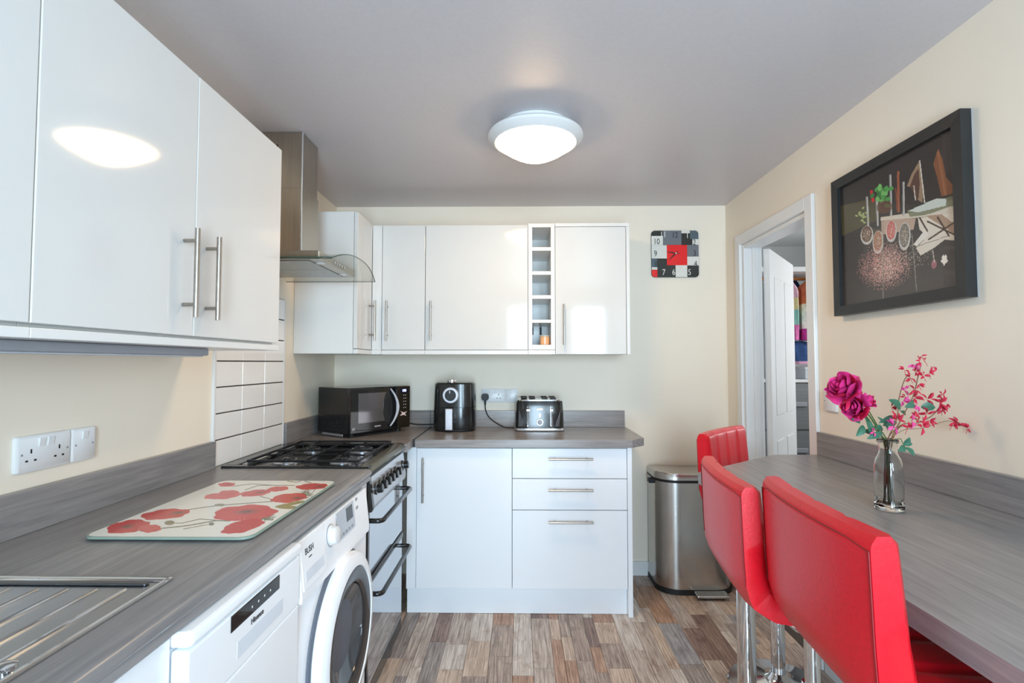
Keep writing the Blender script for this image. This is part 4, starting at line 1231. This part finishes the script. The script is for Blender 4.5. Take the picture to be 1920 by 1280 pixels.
for r_ in range(5):
    for c_ in range(2):
        MB().box(0.377 + 0.014 * c_, 0.3815 + 0.014 * c_, -0.0008, -0.0001, z0 + 0.117 + 0.018 * r_, z0 + 0.121 + 0.018 * r_).build('button', M_PLAST, mw, local=True)
sp = MB()
sp.prism([(0.35, z0 + 0.073), (0.367, z0 + 0.087), (0.352, z0 + 0.1), (0.378, z0 + 0.09), (0.405, z0 + 0.094), (0.388, z0 + 0.083), (0.4, z0 + 0.068), (0.38, z0 + 0.076)], 'Y', -0.001, -0.0001)
sp.build('sticker', mat('white_red_sticker', (236, 206, 204), 0.4), mw, local=True)
MB().box(0.165, 0.208, -0.0008, -0.0001, z0 + 0.027, z0 + 0.033).build('badge', M_SILVER, mw, local=True)
MB().box(0.014, 0.034, -0.0008, -0.0001, z0 + 0.02, z0 + 0.034).build('energy_mark', M_GREYP, mw, local=True)
MB().box(0.0, 0.002, 0.06, 0.24, 0.006, 0.019).build('skirt', M_SILVER, mw, local=True)
for xx in (0.05, MW - 0.05):
    for yy in (0.05, MD - 0.05):
        MB().cyl((xx, yy, 0.0005), (xx, yy, z0), 0.016).build('foot', M_BLACKM, mw, local=True)
vs = MB()
for r_ in range(6):
    for c_ in range(11):
        vs.box(-0.0006, 0.0004, 0.06 + 0.018 * c_, 0.071 + 0.018 * c_, z0 + 0.03 + 0.013 * r_, z0 + 0.036 + 0.013 * r_)
tag(vs.build('vent_slots', M_BLACKM, mw, local=True), kind='stuff')
mc = tag(MB().tube(bezier((-0.70, 3.155, 0.965), (-0.64, 3.22, 0.915), (-0.58, 3.26, 0.935), (-0.50, 3.262, 0.925), 20), 0.0035, 8).build('power_cord', M_BLACKM), 'black power cord between the microwave and air fryer', 'cord')

# ------------------------------------------------------------------ air fryer
af = thing('air_fryer', 'black round air fryer with silver dial and handle', 'air fryer', (-0.385, 3.145, WT1))
def sq_ring(rx, ry, z, n_=40, e=3.2, cy=0.0):
    out = []
    for i in range(n_):
        a = 2 * math.pi * i / n_
        c_, s_ = math.cos(a), math.sin(a)
        out.append((rx * abs(c_) ** (2 / e) * (1 if c_ > 0 else -1), cy + ry * abs(s_) ** (2 / e) * (1 if s_ > 0 else -1), z))
    return out
MB().loft([sq_ring(0.122, 0.11, 0.012), sq_ring(0.126, 0.114, 0.03), sq_ring(0.124, 0.112, 0.140)]).build('basket', M_BLACK, af, local=True)
MB().loft([sq_ring(0.1235, 0.1115, 0.142), sq_ring(0.121, 0.109, 0.22), sq_ring(0.118, 0.107, 0.275), sq_ring(0.110, 0.098, 0.283)]).build('body', M_BLACK, af, local=True)
MB().loft([sq_ring(0.10, 0.09, 0.0005), sq_ring(0.118, 0.106, 0.006), sq_ring(0.118, 0.106, 0.0115)]).build('base', M_BLACKM, af, local=True)
MB().lathe([(0.03, 0.2832), (0.031, 0.289), (0.030, 0.301), (0.024, 0.304), (0.0, 0.304)], (-0.012, -0.07, 0), 24).build('top_vent', M_CHROME, af, local=True)
Md = Matrix.Translation((-0.014, -0.1095, 0.212)) @ Matrix.Rotation(R(90), 4, 'X')
dl = MB().lathe([(0.046, 0.0), (0.046, 0.008), (0.042, 0.012), (0.033, 0.012), (0.032, 0.008)], M=Md, seg=36).build('dial_ring', mat('silver_handle', (206, 208, 216), 0.3, 0.3), af, local=True)
dc = MB().lathe([(0.031, 0.0082), (0.031, 0.018), (0.028, 0.021), (0.0, 0.021)], M=Md, seg=30).build('dial', M_BLACKM, af, local=True)
q = MB().box(-0.019, -0.015, -0.1325, -0.1305, 0.224, 0.24).build('pointer', M_PLAST, dl, local=True)
q = MB().box(-0.041, 0.001, -0.146, -0.132, 0.014, 0.137, 0.005, 3)
q.box(-0.033, -0.007, -0.133, -0.113, 0.1, 0.135, 0.003)
q.build('handle', mat('silver_handle', (206, 208, 216), 0.3, 0.3), af, local=True)

# ------------------------------------------------------------------ toaster
tt = thing('toaster', 'black four-slice toaster with silver trim and levers', 'toaster', (0.118, 3.155, WT1))
MB().loft([sq_ring(0.147, 0.098, 0.003, e=5), sq_ring(0.149, 0.10, 0.008, e=5), sq_ring(0.147, 0.098, 0.018, e=5)]).build('base_trim', M_SILVER, tt, local=True)
MB().loft([sq_ring(0.143, 0.094, 0.0185, e=5), sq_ring(0.142, 0.093, 0.10, e=5), sq_ring(0.138, 0.09, 0.168, e=5), sq_ring(0.134, 0.087, 0.176, e=5)]).build('body', M_BLACK, tt, local=True)
MB().loft([sq_ring(0.136, 0.088, 0.1765, e=5), sq_ring(0.134, 0.086, 0.184, e=5), sq_ring(0.122, 0.076, 0.188, e=5)]).build('top_trim', M_CHROME, tt, local=True)
for xx in (-0.092, -0.043, 0.03, 0.079):
    s_ = MB().box(xx - 0.017, xx + 0.017, -0.062, 0.062, 0.1885, 0.192, 0.001).build('slot_surround', M_CHROME, tt, local=True)
    MB().box(xx - 0.010, xx + 0.010, -0.055, 0.055, 0.1921, 0.1926).build('slot', M_BLACKM, s_, local=True)
    for yy in (-0.066, 0.066):
        MB().cyl((xx - 0.018, yy, 0.193), (xx + 0.018, yy, 0.193), 0.004, seg=8).build('bread_guide', M_BLACKM, tt, local=True)
fy = -0.0935
for xx in (-0.068, 0.068):
    q = MB().tube([(xx - 0.0045, fy, 0.036), (xx - 0.0045, fy, 0.142), (xx, fy, 0.149), (xx + 0.0045, fy, 0.142), (xx + 0.0045, fy, 0.036), (xx, fy, 0.03)], 0.0017, 6, loop=True).build('lever_track', M_CHROME, tt, local=True)
    MB().box(xx - 0.011, xx + 0.011, fy - 0.016, fy - 0.001, 0.118, 0.132, 0.003).build('lever', M_CHROME, tt, local=True)
MB().box(-0.019, 0.019, fy - 0.006, fy + 0.003, 0.124, 0.138, 0.003).build('button_panel', M_CHROME, tt, local=True)
MB().box(-0.0035, 0.0035, fy - 0.004, fy + 0.003, 0.082, 0.105, 0.001).build('indicator', M_CHROME, tt, local=True)
Mt = Matrix.Translation((0, fy + 0.001, 0.055)) @ Matrix.Rotation(R(90), 4, 'X')
MB().lathe([(0.0205, 0), (0.0205, 0.008), (0.0175, 0.011)], M=Mt, seg=28).build('browning_dial', M_CHROME, tt, local=True)
MB().lathe([(0.0165, 0.0112), (0.0165, 0.0122), (0, 0.0125)], M=Mt, seg=28).build('dial_face', M_GREYP, tt, local=True)
for sx in (-1, 1):
    for k in range(6):
        MB().tube([(sx * 0.098 + 0.004 * k * sx - 0.006, fy - 0.0005, 0.03), (sx * 0.098 + 0.004 * k * sx, fy - 0.0003, 0.06 + 0.012 * k)], 0.0006, 4).build('etched_line', M_GREYP, tt, local=True)
pg = thing('plug', 'black plug with cord running down to the toaster', 'plug', (-0.215, YB - 0.013, 1.095))
MB().prism(rrect(-0.237, -0.192, 1.075, 1.118, 0.016, 5), 'Y', YB - 0.042, YB - 0.0135).build('body', M_BLACKM, pg)
MB().cyl((-0.214, YB - 0.03, 1.078), (-0.214, YB - 0.03, 1.048), 0.0075, 0.005, 12).build('strain_relief', M_BLACKM, pg)
cord = bezier((-0.214, YB - 0.03, 1.05), (-0.214, YB - 0.032, 0.97), (-0.17, YB - 0.04, 0.95), (-0.095, YB - 0.085, 0.9165), 16)
cord += bezier((-0.095, YB - 0.085, 0.9165), (-0.07, YB - 0.1, 0.914), (-0.06, YB - 0.1, 0.914), (-0.0285, YB - 0.11, 0.916), 6)[1:]
MB().tube(cord, 0.0034, 8).build('cord', M_BLACKM, pg)

# ------------------------------------------------------------------ pedal bin
bn = thing('pedal_bin', 'brushed steel pedal bin standing below the clock', 'bin', (1.01, 3.15, 0))
def bin_ring(s, z, grow=0.0):
    w_, y0_, y1_ = 0.222 + grow, -0.135 - grow, 0.125 + grow
    pts = [(w_, y1_), (-w_, y1_)]
    rr = 0.13
    for cx, a0 in ((-w_ + rr, 180), (w_ - rr, 270)):
        for i in range(11):
            a = R(a0 + 9 * i)
            pts.append((cx + rr * math.cos(a), y0_ + 0.115 + 0.115 * math.sin(a)))
    return [(p_[0] * s, p_[1] * s, z) for p_ in pts]
M_BIN = mat('bin_brushed_steel', (196, 193, 188), 0.24, 1.0, var=0.03, scale=(3, 3, 120), rvar=0.02, coords='World')
MB().loft([bin_ring(1, 0.0005), bin_ring(1, 0.03)]).build('base_ring', M_BLACKM, bn, local=True)
MB().loft([bin_ring(0.985, 0.0305), bin_ring(0.985, 0.625)]).build('body', M_BIN, bn, local=True)
MB().loft([bin_ring(0.995, 0.6255), bin_ring(1.0, 0.64)]).build('rim', M_BLACKM, bn, local=True)
MB().loft([bin_ring(1.0, 0.6405), bin_ring(1.0, 0.668), bin_ring(0.97, 0.678), bin_ring(0.85, 0.682)]).build('lid', M_BIN, bn, local=True)
MB().box(-0.245, -0.2, -0.02, 0.03, 0.60, 0.626, 0.005).build('hinge_clip', M_BLACKM, bn, local=True)
MB().box(-0.03, 0.15, -0.205, -0.128, 0.012, 0.028, 0.006, 3).build('pedal', M_BIN, bn, local=True)

# ------------------------------------------------------------------ breakfast bar
bar = thing('breakfast_bar', 'grey wood-effect breakfast bar along the wall with clipped corner', 'breakfast bar', (0.98, 1.0, 0))
BZT = 0.913
poly = [(XR - 0.001, 2.298), (1.10, 2.298), (0.648, 1.925), (0.648, -0.9), (XR - 0.001, -0.9)]
MB().prism(poly, 'Z', BZT - 0.04, BZT).build('surface', M_WT_Y, bar)
MB().box(XR - 0.02, XR - 0.0005, -0.9, 2.296, BZT + 0.0002, 1.012, 0.0015).build('upstand', M_WT_Y, bar)
lg = MB().cyl((0.765, 1.815, 0.012), (0.765, 1.815, BZT - 0.052), 0.03, seg=32).build('leg', M_CHROME, bar)
MB().cyl((0.765, 1.815, 0.0005), (0.765, 1.815, 0.0118), 0.045, 0.04, 28).build('foot_plate', M_CHROME, lg)
MB().cyl((0.765, 1.815, BZT - 0.0515), (0.765, 1.815, BZT - 0.0405), 0.045, 0.045, 28).build('top_plate', M_CHROME, lg)
MB().box(0.70, XR - 0.001, -0.9, -0.88, 0, BZT - 0.041, 0.001).build('end_support', M_CARC, bar)

# ------------------------------------------------------------------ bar stools
def stool_mesh_parts(root):
    W = 0.212
    # centre line of the one-piece seat and back (x forward, z up) with half thickness
    path = [(0.176, 0.742, 0.022), (0.163, 0.742, 0.034), (0.09, 0.736, 0.037), (0.0, 0.734, 0.037), (-0.09, 0.735, 0.037), (-0.15, 0.740, 0.037), (-0.19, 0.760, 0.036),
            (-0.208, 0.795, 0.034), (-0.214, 0.85, 0.031), (-0.218, 0.92, 0.029), (-0.222, 0.985, 0.027), (-0.2228, 1.0, 0.026), (-0.2235, 1.006, 0.024), (-0.224, 1.018, 0.014)]
    fine = []
    for i in range(len(path) - 1):
        for s in range(3):
            t = s / 3
            fine.append(tuple(path[i][k] * (1 - t) + path[i + 1][k] * t for k in range(3)))
    fine.append(path[-1])
    secs = []
    seams = [[], []]
    n_ = len(fine)
    for i, (x_, z_, h) in enumerate(fine):
        a, b_ = fine[max(i - 1, 0)], fine[min(i + 1, n_ - 1)]
        t = Vector((b_[0] - a[0], 0, b_[1] - a[1])).normalized()
        nrm = Vector((-t.z, 0, t.x))           # for the back (running up): points to -x ... turned so that inner side is +
        inner = nrm if nrm.z > 0 or nrm.x > 0 else nrm
        inner = Vector((t.z, 0, -t.x)) * -1 if i < 0 else Vector((t.z, 0, -t.x))
        if (i < n_ * 0.5 and inner.z < 0) or (i >= n_ * 0.5 and inner.x < 0):
            inner = -inner
        c = Vector((x_, 0, z_))
        wv = W * (1.0 if x_ < 0 else 1.0 - 0.09 * x_ / 0.17)
        ring = []
        M1 = 33
        wing = 0.05 if z_ > 0.80 else 0.05 * max(0, (z_ - 0.74) / 0.06)
        def bend(y_):
            return Vector((0.3 * wing * (y_ / W) ** 2, 0, 0))
        for k in range(M1):                   # inner (padded, channelled) face
            u_ = -1 + 2 * k / (M1 - 1)
            ed = min(1.0, (1 - abs(u_)) / 0.07)
            ch_ = abs(math.sin(math.pi * 2.0 * (u_ + 1)))
            pad = h * (0.55 + 0.45 * math.sin(min(1, ed) * math.pi / 2)) - 0.006 * (1 - min(1, ch_ * 2.4)) * (1 if abs(u_) < 0.93 else 0)
            ring.append(c + inner * pad + Vector((0, u_ * wv, 0)) + bend(u_ * wv))
        for k in range(9):                    # outer face
            u_ = 1 - 2 * k / 8
            ed = min(1.0, (1 - abs(u_)) / 0.05)
            ring.append(c - inner * h * (0.86 + 0.14 * ed) + Vector((0, u_ * wv * 0.995, 0)) + bend(u_ * wv))
        secs.append(ring)
        if abs(z_ - 1.0) < 0.0045:
            top = [p_ - inner * 0.0002 for p_ in ring[33:42]]
        if 0.79 < z_ < 0.999:
            for s, u_ in ((0, -0.985), (1, 0.985)):
                seams[s].append(c - inner * (h * 0.9) + Vector((0, u_ * wv, 0)) + bend(u_ * wv))
    MB().loft(secs).build('cushion', M_LEATH, root, ang=50, local=True)
    MB().tube(seams[1] + top[1:-1] + list(reversed(seams[0])), 0.0013, 5).build('seam', M_SEAM, root, local=True)
    MB().box(-0.09, 0.09, -0.09, 0.09, 0.676, 0.697, 0.004).build('seat_plate', M_BLACKM, root, local=True)
    MB().cyl((0, 0, 0.40), (0, 0, 0.69), 0.019, seg=24).build('piston', M_CHROME, root, local=True)
    MB().lathe([(0.0265, 0.055), (0.0265, 0.46), (0.024, 0.465)], (0, 0, 0), 28).build('column', M_CHROME, root, local=True)
    MB().lathe([(0.19, 0.0005), (0.192, 0.006), (0.186, 0.012), (0.12, 0.022), (0.06, 0.034), (0.036, 0.05), (0.0295, 0.062), (0.0268, 0.064)], (0, 0, 0), 48, cap=False).build('base', M_CHROME, root, local=True)
    fr_ = [(0.027, -0.03, 0.30), (0.10, -0.10, 0.30), (0.165, -0.115, 0.30), (0.2, -0.09, 0.30), (0.205, 0.0, 0.30), (0.2, 0.09, 0.30), (0.165, 0.115, 0.30), (0.10, 0.10, 0.30), (0.027, 0.03, 0.30)]
    MB().tube(fr_, 0.009, 10).lathe([(0.033, 0.282), (0.033, 0.318), (0.027, 0.32)], (0, 0, 0), 24).build('footrest', M_CHROME, root, local=True)
    MB().tube([(0.02, 0.0, 0.668), (0.03, 0.10, 0.664), (0.03, 0.19, 0.655)], 0.005, 8).build('height_lever', M_CHROME, root, local=True)

def copy_thing(o, parent=None):
    c = o.copy()
    COL.objects.link(c)
    c.parent = parent
    for ch_ in [x_ for x_ in o.children]:
        copy_thing(ch_, c)
    return c
s1 = thing('bar_stool', 'red leatherette bar stool closest to the camera, seen from behind', 'bar stool', (0.772, 0.995, 0), R(-4.5), group='red bar stools')
stool_mesh_parts(s1)
s2 = copy_thing(s1)
s2.location = (0.775, 1.43, 0); s2.rotation_euler = (0, 0, R(-7))
s2['label'] = 'red leatherette bar stool in the middle of the three, partly covered'
s3 = copy_thing(s1)
s3.location = (1.045, 2.18, 0); s3.rotation_euler = (0, 0, R(-43))
for c_ in s1.children:
    if c_.name.split('.')[0] in ('cushion', 'seam', 'seat_plate', 'height_lever', 'piston'):
        c_.location.z += 0.032
s3['label'] = 'red bar stool at the far end of the bar with channelled back showing'

# ------------------------------------------------------------------ vase and flowers
vb = px(1668, 955, Z=BZT)
va = thing('glass_vase', 'clear glass bottle vase on the breakfast bar', 'vase', (vb.x, vb.y, BZT))
prof_o = [(0.030, 0.0006), (0.0345, 0.004), (0.0345, 0.020), (0.032, 0.026), (0.033, 0.032), (0.034, 0.07), (0.034, 0.115), (0.030, 0.135), (0.022, 0.152), (0.0205, 0.163), (0.022, 0.176), (0.0255, 0.182), (0.0255, 0.188), (0.0235, 0.190)]
prof_i = [(0.0205, 0.186), (0.0185, 0.163), (0.020, 0.152), (0.0275, 0.135), (0.0315, 0.115), (0.0315, 0.07), (0.030, 0.032), (0.026, 0.018), (0.0, 0.014)]
MB().lathe(prof_o + prof_i, (0, 0, 0), 40).build('glass', M_GLASS, va, local=True)
M_STEM = mat('green_stem', (74, 96, 50), 0.5, var=0.1)
M_RSTEM = mat('reddish_stem', (126, 84, 60), 0.5, var=0.15)
M_LEAF = mat('dark_green_leaf', (58, 104, 82), 0.45, var=0.2, scale=(40, 40, 40), bump=0.1)
M_ROSE = mat('magenta_rose_petal', (206, 48, 122), 0.5, var=0.25, scale=(30, 30, 30))
M_ROSE2 = mat('crimson_rose_petal', (200, 28, 74), 0.5, var=0.25, scale=(30, 30, 30))
M_REDL = mat('crimson_blossom', (190, 34, 62), 0.5, var=0.25, scale=(60, 60, 60))
M_PINK = mat('pink_blossom', (216, 70, 140), 0.5, var=0.2, scale=(60, 60, 60))
VC = Vector((vb.x, vb.y, BZT))
def FP(x_, y_, dy=0.0):
    """flower point at zoom-8 pixel, in the plane of the vase moved by dy"""
    return px(1540 + x_ / 6.097, 650 + y_ / 6.097, Y=vb.y + dy)

def leaf_mesh(q, base, tip, width, cup=0.25, side=None):
    base, tip = Vector(base), Vector(tip)
    d_ = tip - base
    L_ = d_.length
    side = side or Vector((0.3, -1, 0.4))
    s_ = d_.cross(side).normalized()
    up = s_.cross(d_).normalized()
    rows = []
    for i in range(9):
        t = i / 8
        wv = width * math.sin(math.pi * min(1, t * 0.94 + 0.03)) ** 0.8 * (1 - 0.25 * t)
        c = base + d_ * t + up * (0.12 * L_ * math.sin(math.pi * t))
        rows.append([c - s_ * wv + up * wv * cup, c - s_ * wv * 0.5 + up * wv * cup * 0.3, c, c + s_ * wv * 0.5 + up * wv * cup * 0.3, c + s_ * wv + up * wv * cup])
    n_ = len(rows)
    th = up * 0.0006
    ring = [r_ + [p_ + th for p_ in reversed(r_)] for r_ in rows]
    q.loft(ring)
    return q

def rose(root, c, rad, axis, seed_, m1, m2):
    rs = random.Random(seed_)
    ax = Vector(axis).normalized()
    u_ = ax.orthogonal().normalized()
    v_ = ax.cross(u_)
    layers = [(3, 0.25, 0.98, 0.0), (4, 0.45, 1.05, 0.04), (5, 0.66, 1.02, 0.1), (6, 0.86, 0.9, 0.22), (5, 0.98, 0.66, 0.5)]
    q = MB()
    for li, (n_, rr, ht, fl_) in enumerate(layers):
        for k in range(n_):
            a0 = 2 * math.pi * (k + 0.5 * li + rs.random() * 0.35) / n_
            span = 2.5 * math.pi / n_
            ht2 = ht * rs.uniform(0.85, 1.12)
            ruf = rs.random() * 6
            secs = []
            for i in range(7):
                t = i / 6
                row = []
                for j in range(9):
                    s_ = -1 + 2 * j / 8
                    a = a0 + s_ * span / 2 * (0.35 + 0.65 * math.sin(math.pi * (0.15 + 0.62 * t)))
                    r_ = rad * rr * (0.25 + 0.85 * math.sin(min(1, t * 1.15) * math.pi / 2)) * (1 + fl_ * max(0, t - 0.6) * 1.2 + 0.05 * t * math.sin(4 * s_ + ruf))
                    h_ = rad * (-0.75 + 1.6 * ht2 * t - (fl_ * 0.9 * max(0, t - 0.55) ** 1.5) * 2 - 0.3 * s_ * s_ * t)
                    row.append(Vector(c) + (u_ * math.cos(a) + v_ * math.sin(a)) * r_ + ax * h_)
                secs.append(row)
            inner = [[p_ + (Vector(c) - p_).normalized() * 0.0006 for p_ in reversed(r_)] for r_ in secs]
            ring = [a + b_ for a, b_ in zip(secs, inner)]
            if li >= 3:
                MB().loft(ring).build('petal', m2 if (k + li) % 2 else m1, root, ang=60)
            else:
                q.loft(ring)
    q.build('bloom', m1, root, ang=60)

def stem_obj(name, label, cat, pts, r_=0.0016, m=M_STEM, group='flowers in the glass vase'):
    t = thing(name, label, cat, VC, group=group)
    b0 = VC + Vector((random.uniform(-0.014, 0.014), random.uniform(-0.012, 0.012), 0.016))
    nk_ = VC + Vector((random.uniform(-0.006, 0.006), random.uniform(-0.006, 0.006), 0.165))
    P = [b0, nk_] + [Vector(p_) for p_ in pts]
    path = []
    for i in range(len(P) - 1):
        p0, p1, p2, p3 = P[max(i - 1, 0)], P[i], P[i + 1], P[min(i + 2, len(P) - 1)]
        for s in range(6):
            tt_ = s / 6
            path.append(0.5 * (2 * p1 + (p2 - p0) * tt_ + (2 * p0 - 5 * p1 + 4 * p2 - p3) * tt_ ** 2 + (3 * p1 - p0 - 3 * p2 + p3) * tt_ ** 3))
    path.append(P[-1])
    MB().tube(path, r_, 7).build('stem', m, t)
    return t

def leaves(root, lst, dy=0.0, mat_=None):
    for (x0_, y0_, x1_, y1_, w_) in lst:
        q = leaf_mesh(MB(), FP(x0_, y0_, dy), FP(x1_, y1_, dy - 0.008), w_ / 6.097 * 1.44 / FPX)
        q.build('leaf', mat_ or M_LEAF, root, ang=60)

dy = -0.02
r1 = stem_obj('rose', 'large drooping magenta rose leaning out of the vase', 'flower', [FP(620, 900, -0.01), FP(500, 730, dy), FP(330, 590, dy), FP(285, 540, dy)], 0.0022)
rose(r1, FP(250, 470, dy), 0.036, (-0.75, -0.32, 0.6), 1, M_ROSE, M_ROSE2)
leaves(r1, [(350, 580, 430, 515, 26), (440, 820, 500, 720, 45), (500, 800, 550, 1000, 45)], dy)
r2 = stem_obj('rose', 'smaller magenta rose below the large drooping one', 'flower', [FP(600, 920, -0.02), FP(520, 800, -0.03), FP(440, 730, -0.03)], 0.0018)
rose(r2, FP(385, 690, -0.035), 0.028, (-0.7, -0.35, 0.1), 2, M_ROSE, M_ROSE2)
q = leaf_mesh(MB(), FP(300, 600, -0.035), FP(275, 730, -0.04), 0.008); q.build('petal', M_ROSE2, r2)
q = leaf_mesh(MB(), FP(400, 740, -0.035), FP(420, 830, -0.04), 0.012); q.build('petal', M_ROSE2, r2)
leaves(r2, [(440, 850, 345, 830, 45), (480, 900, 400, 1020, 48), (690, 980, 520, 1050, 40)], -0.025)
r3 = stem_obj('rose', 'rosebud half open beside the two magenta roses', 'flower', [FP(640, 900, 0.0), FP(560, 760, 0.0), FP(520, 690, 0.0)], 0.0016)
rose(r3, FP(505, 625, 0.0), 0.02, (0.1, -0.3, 0.9), 3, M_ROSE, M_ROSE2)
q = leaf_mesh(MB(), FP(550, 660, 0.0), FP(620, 610, 0.0), 0.007); q.build('petal', M_ROSE2, r3)
leaves(r3, [(600, 1000, 470, 960, 40), (760, 960, 640, 800, 30), (700, 940, 590, 920, 40), (820, 790, 655, 870, 34), (860, 860, 700, 900, 34)], 0.0)

def spray(label, pts, bl, lv_, dyv, seed_, r_=0.0013):
    t = stem_obj('blossom_spray', label, 'flower', pts, r_, M_RSTEM)
    rs = random.Random(seed_)
    for (x_, y_, n_, size, mm) in bl:
        q = MB()
        c = FP(x_, y_, dyv + rs.uniform(-0.015, 0.015))
        for k in range(n_):
            a = rs.random() * 6.28
            d_ = Vector((math.cos(a), rs.uniform(-0.8, 0.3), math.sin(a))).normalized()
            b_ = c + d_ * size * 0.15
            leaf_mesh(q, b_, b_ + d_ * size * rs.uniform(0.75, 1.3), size * rs.uniform(0.2, 0.32), 0.3)
        q.tube([c, c + Vector((rs.uniform(-.01, .01), 0, -0.016))], 0.0007, 5)
        q.build('blossom', mm, t, ang=60)
    leaves(t, lv_, dyv)
    return t
spray('tall red blossom spray rising straight up from the vase', [FP(930, 800, 0.01), FP(1050, 560, 0.01), FP(1110, 320, 0.01), FP(1140, 190, 0.01)],
      [(1065, 205, 6, 0.016, M_PINK), (1125, 170, 4, 0.012, M_REDL), (950, 262, 3, 0.014, M_REDL), (1075, 285, 6, 0.016, M_REDL), (1165, 330, 5, 0.016, M_REDL), (1230, 300, 4, 0.014, M_REDL), (1280, 225, 3, 0.012, M_REDL), (1180, 155, 2, 0.01, M_REDL), (1140, 105, 2, 0.01, M_REDL),
       (1110, 430, 4, 0.012, M_REDL), (1065, 490, 6, 0.015, M_REDL)], [(1060, 650, 955, 690, 42), (900, 720, 770, 605, 62)], 0.01, 11)
spray('second red blossom spray standing behind the green leaves', [FP(860, 830, 0.03), FP(890, 580, 0.03), FP(950, 380, 0.03), FP(1010, 310, 0.03)],
      [(1010, 350, 6, 0.016, M_REDL), (945, 490, 5, 0.015, M_PINK), (960, 570, 5, 0.014, M_REDL), (1060, 585, 7, 0.017, M_REDL), (930, 620, 5, 0.015, M_PINK), (800, 690, 4, 0.014, M_REDL), (1090, 670, 6, 0.016, M_PINK)],
      [(960, 780, 900, 735, 30)], 0.03, 12)
spray('red blossom spray leaning out towards the wall', [FP(900, 900, 0.05), FP(1100, 870, 0.07), FP(1260, 790, 0.08), FP(1350, 690, 0.08)],
      [(1360, 640, 9, 0.022, M_REDL), (1370, 560, 5, 0.022, M_REDL), (1210, 600, 5, 0.018, M_REDL), (1450, 650, 4, 0.013, M_REDL), (1200, 770, 7, 0.018, M_REDL), (1050, 790, 5, 0.017, M_REDL), (1110, 840, 5, 0.015, M_REDL), (1230, 850, 5, 0.016, M_REDL), (1380, 720, 4, 0.014, M_REDL)],
      [(1140, 690, 1300, 690, 60), (1060, 620, 1000, 640, 20)], 0.075, 13)
spray('short red blossom spray low over the vase mouth', [FP(880, 930, -0.02), FP(1000, 905, -0.03), FP(1090, 890, -0.03)],
      [(1040, 850, 6, 0.016, M_PINK), (990, 930, 5, 0.016, M_REDL), (1160, 920, 6, 0.02, M_REDL), (860, 830, 6, 0.02, M_REDL), (830, 900, 5, 0.018, M_PINK), (600, 970, 4, 0.014, M_PINK)], [], -0.03, 14)
spray('thin far blossom twig reaching furthest along the wall', [FP(920, 960, 0.04), FP(1150, 930, 0.08), FP(1380, 860, 0.1), FP(1480, 850, 0.1), FP(1660, 900, 0.1)],
      [(1500, 890, 6, 0.02, M_REDL), (1560, 880, 5, 0.02, M_REDL), (1670, 930, 6, 0.015, M_REDL)], [], 0.1, 15, 0.0008)
lf = stem_obj('leaf_sprig', 'sprig of green leaves hanging over the vase rim', 'leaves', [FP(890, 1050, -0.025), FP(930, 1100, -0.03), FP(960, 1150, -0.03)], 0.001)
leaves(lf, [(945, 1105, 1010, 1035, 36), (935, 1110, 1040, 1110, 36), (950, 1140, 880, 1190, 42), (960, 1150, 1060, 1250, 38)], -0.03)
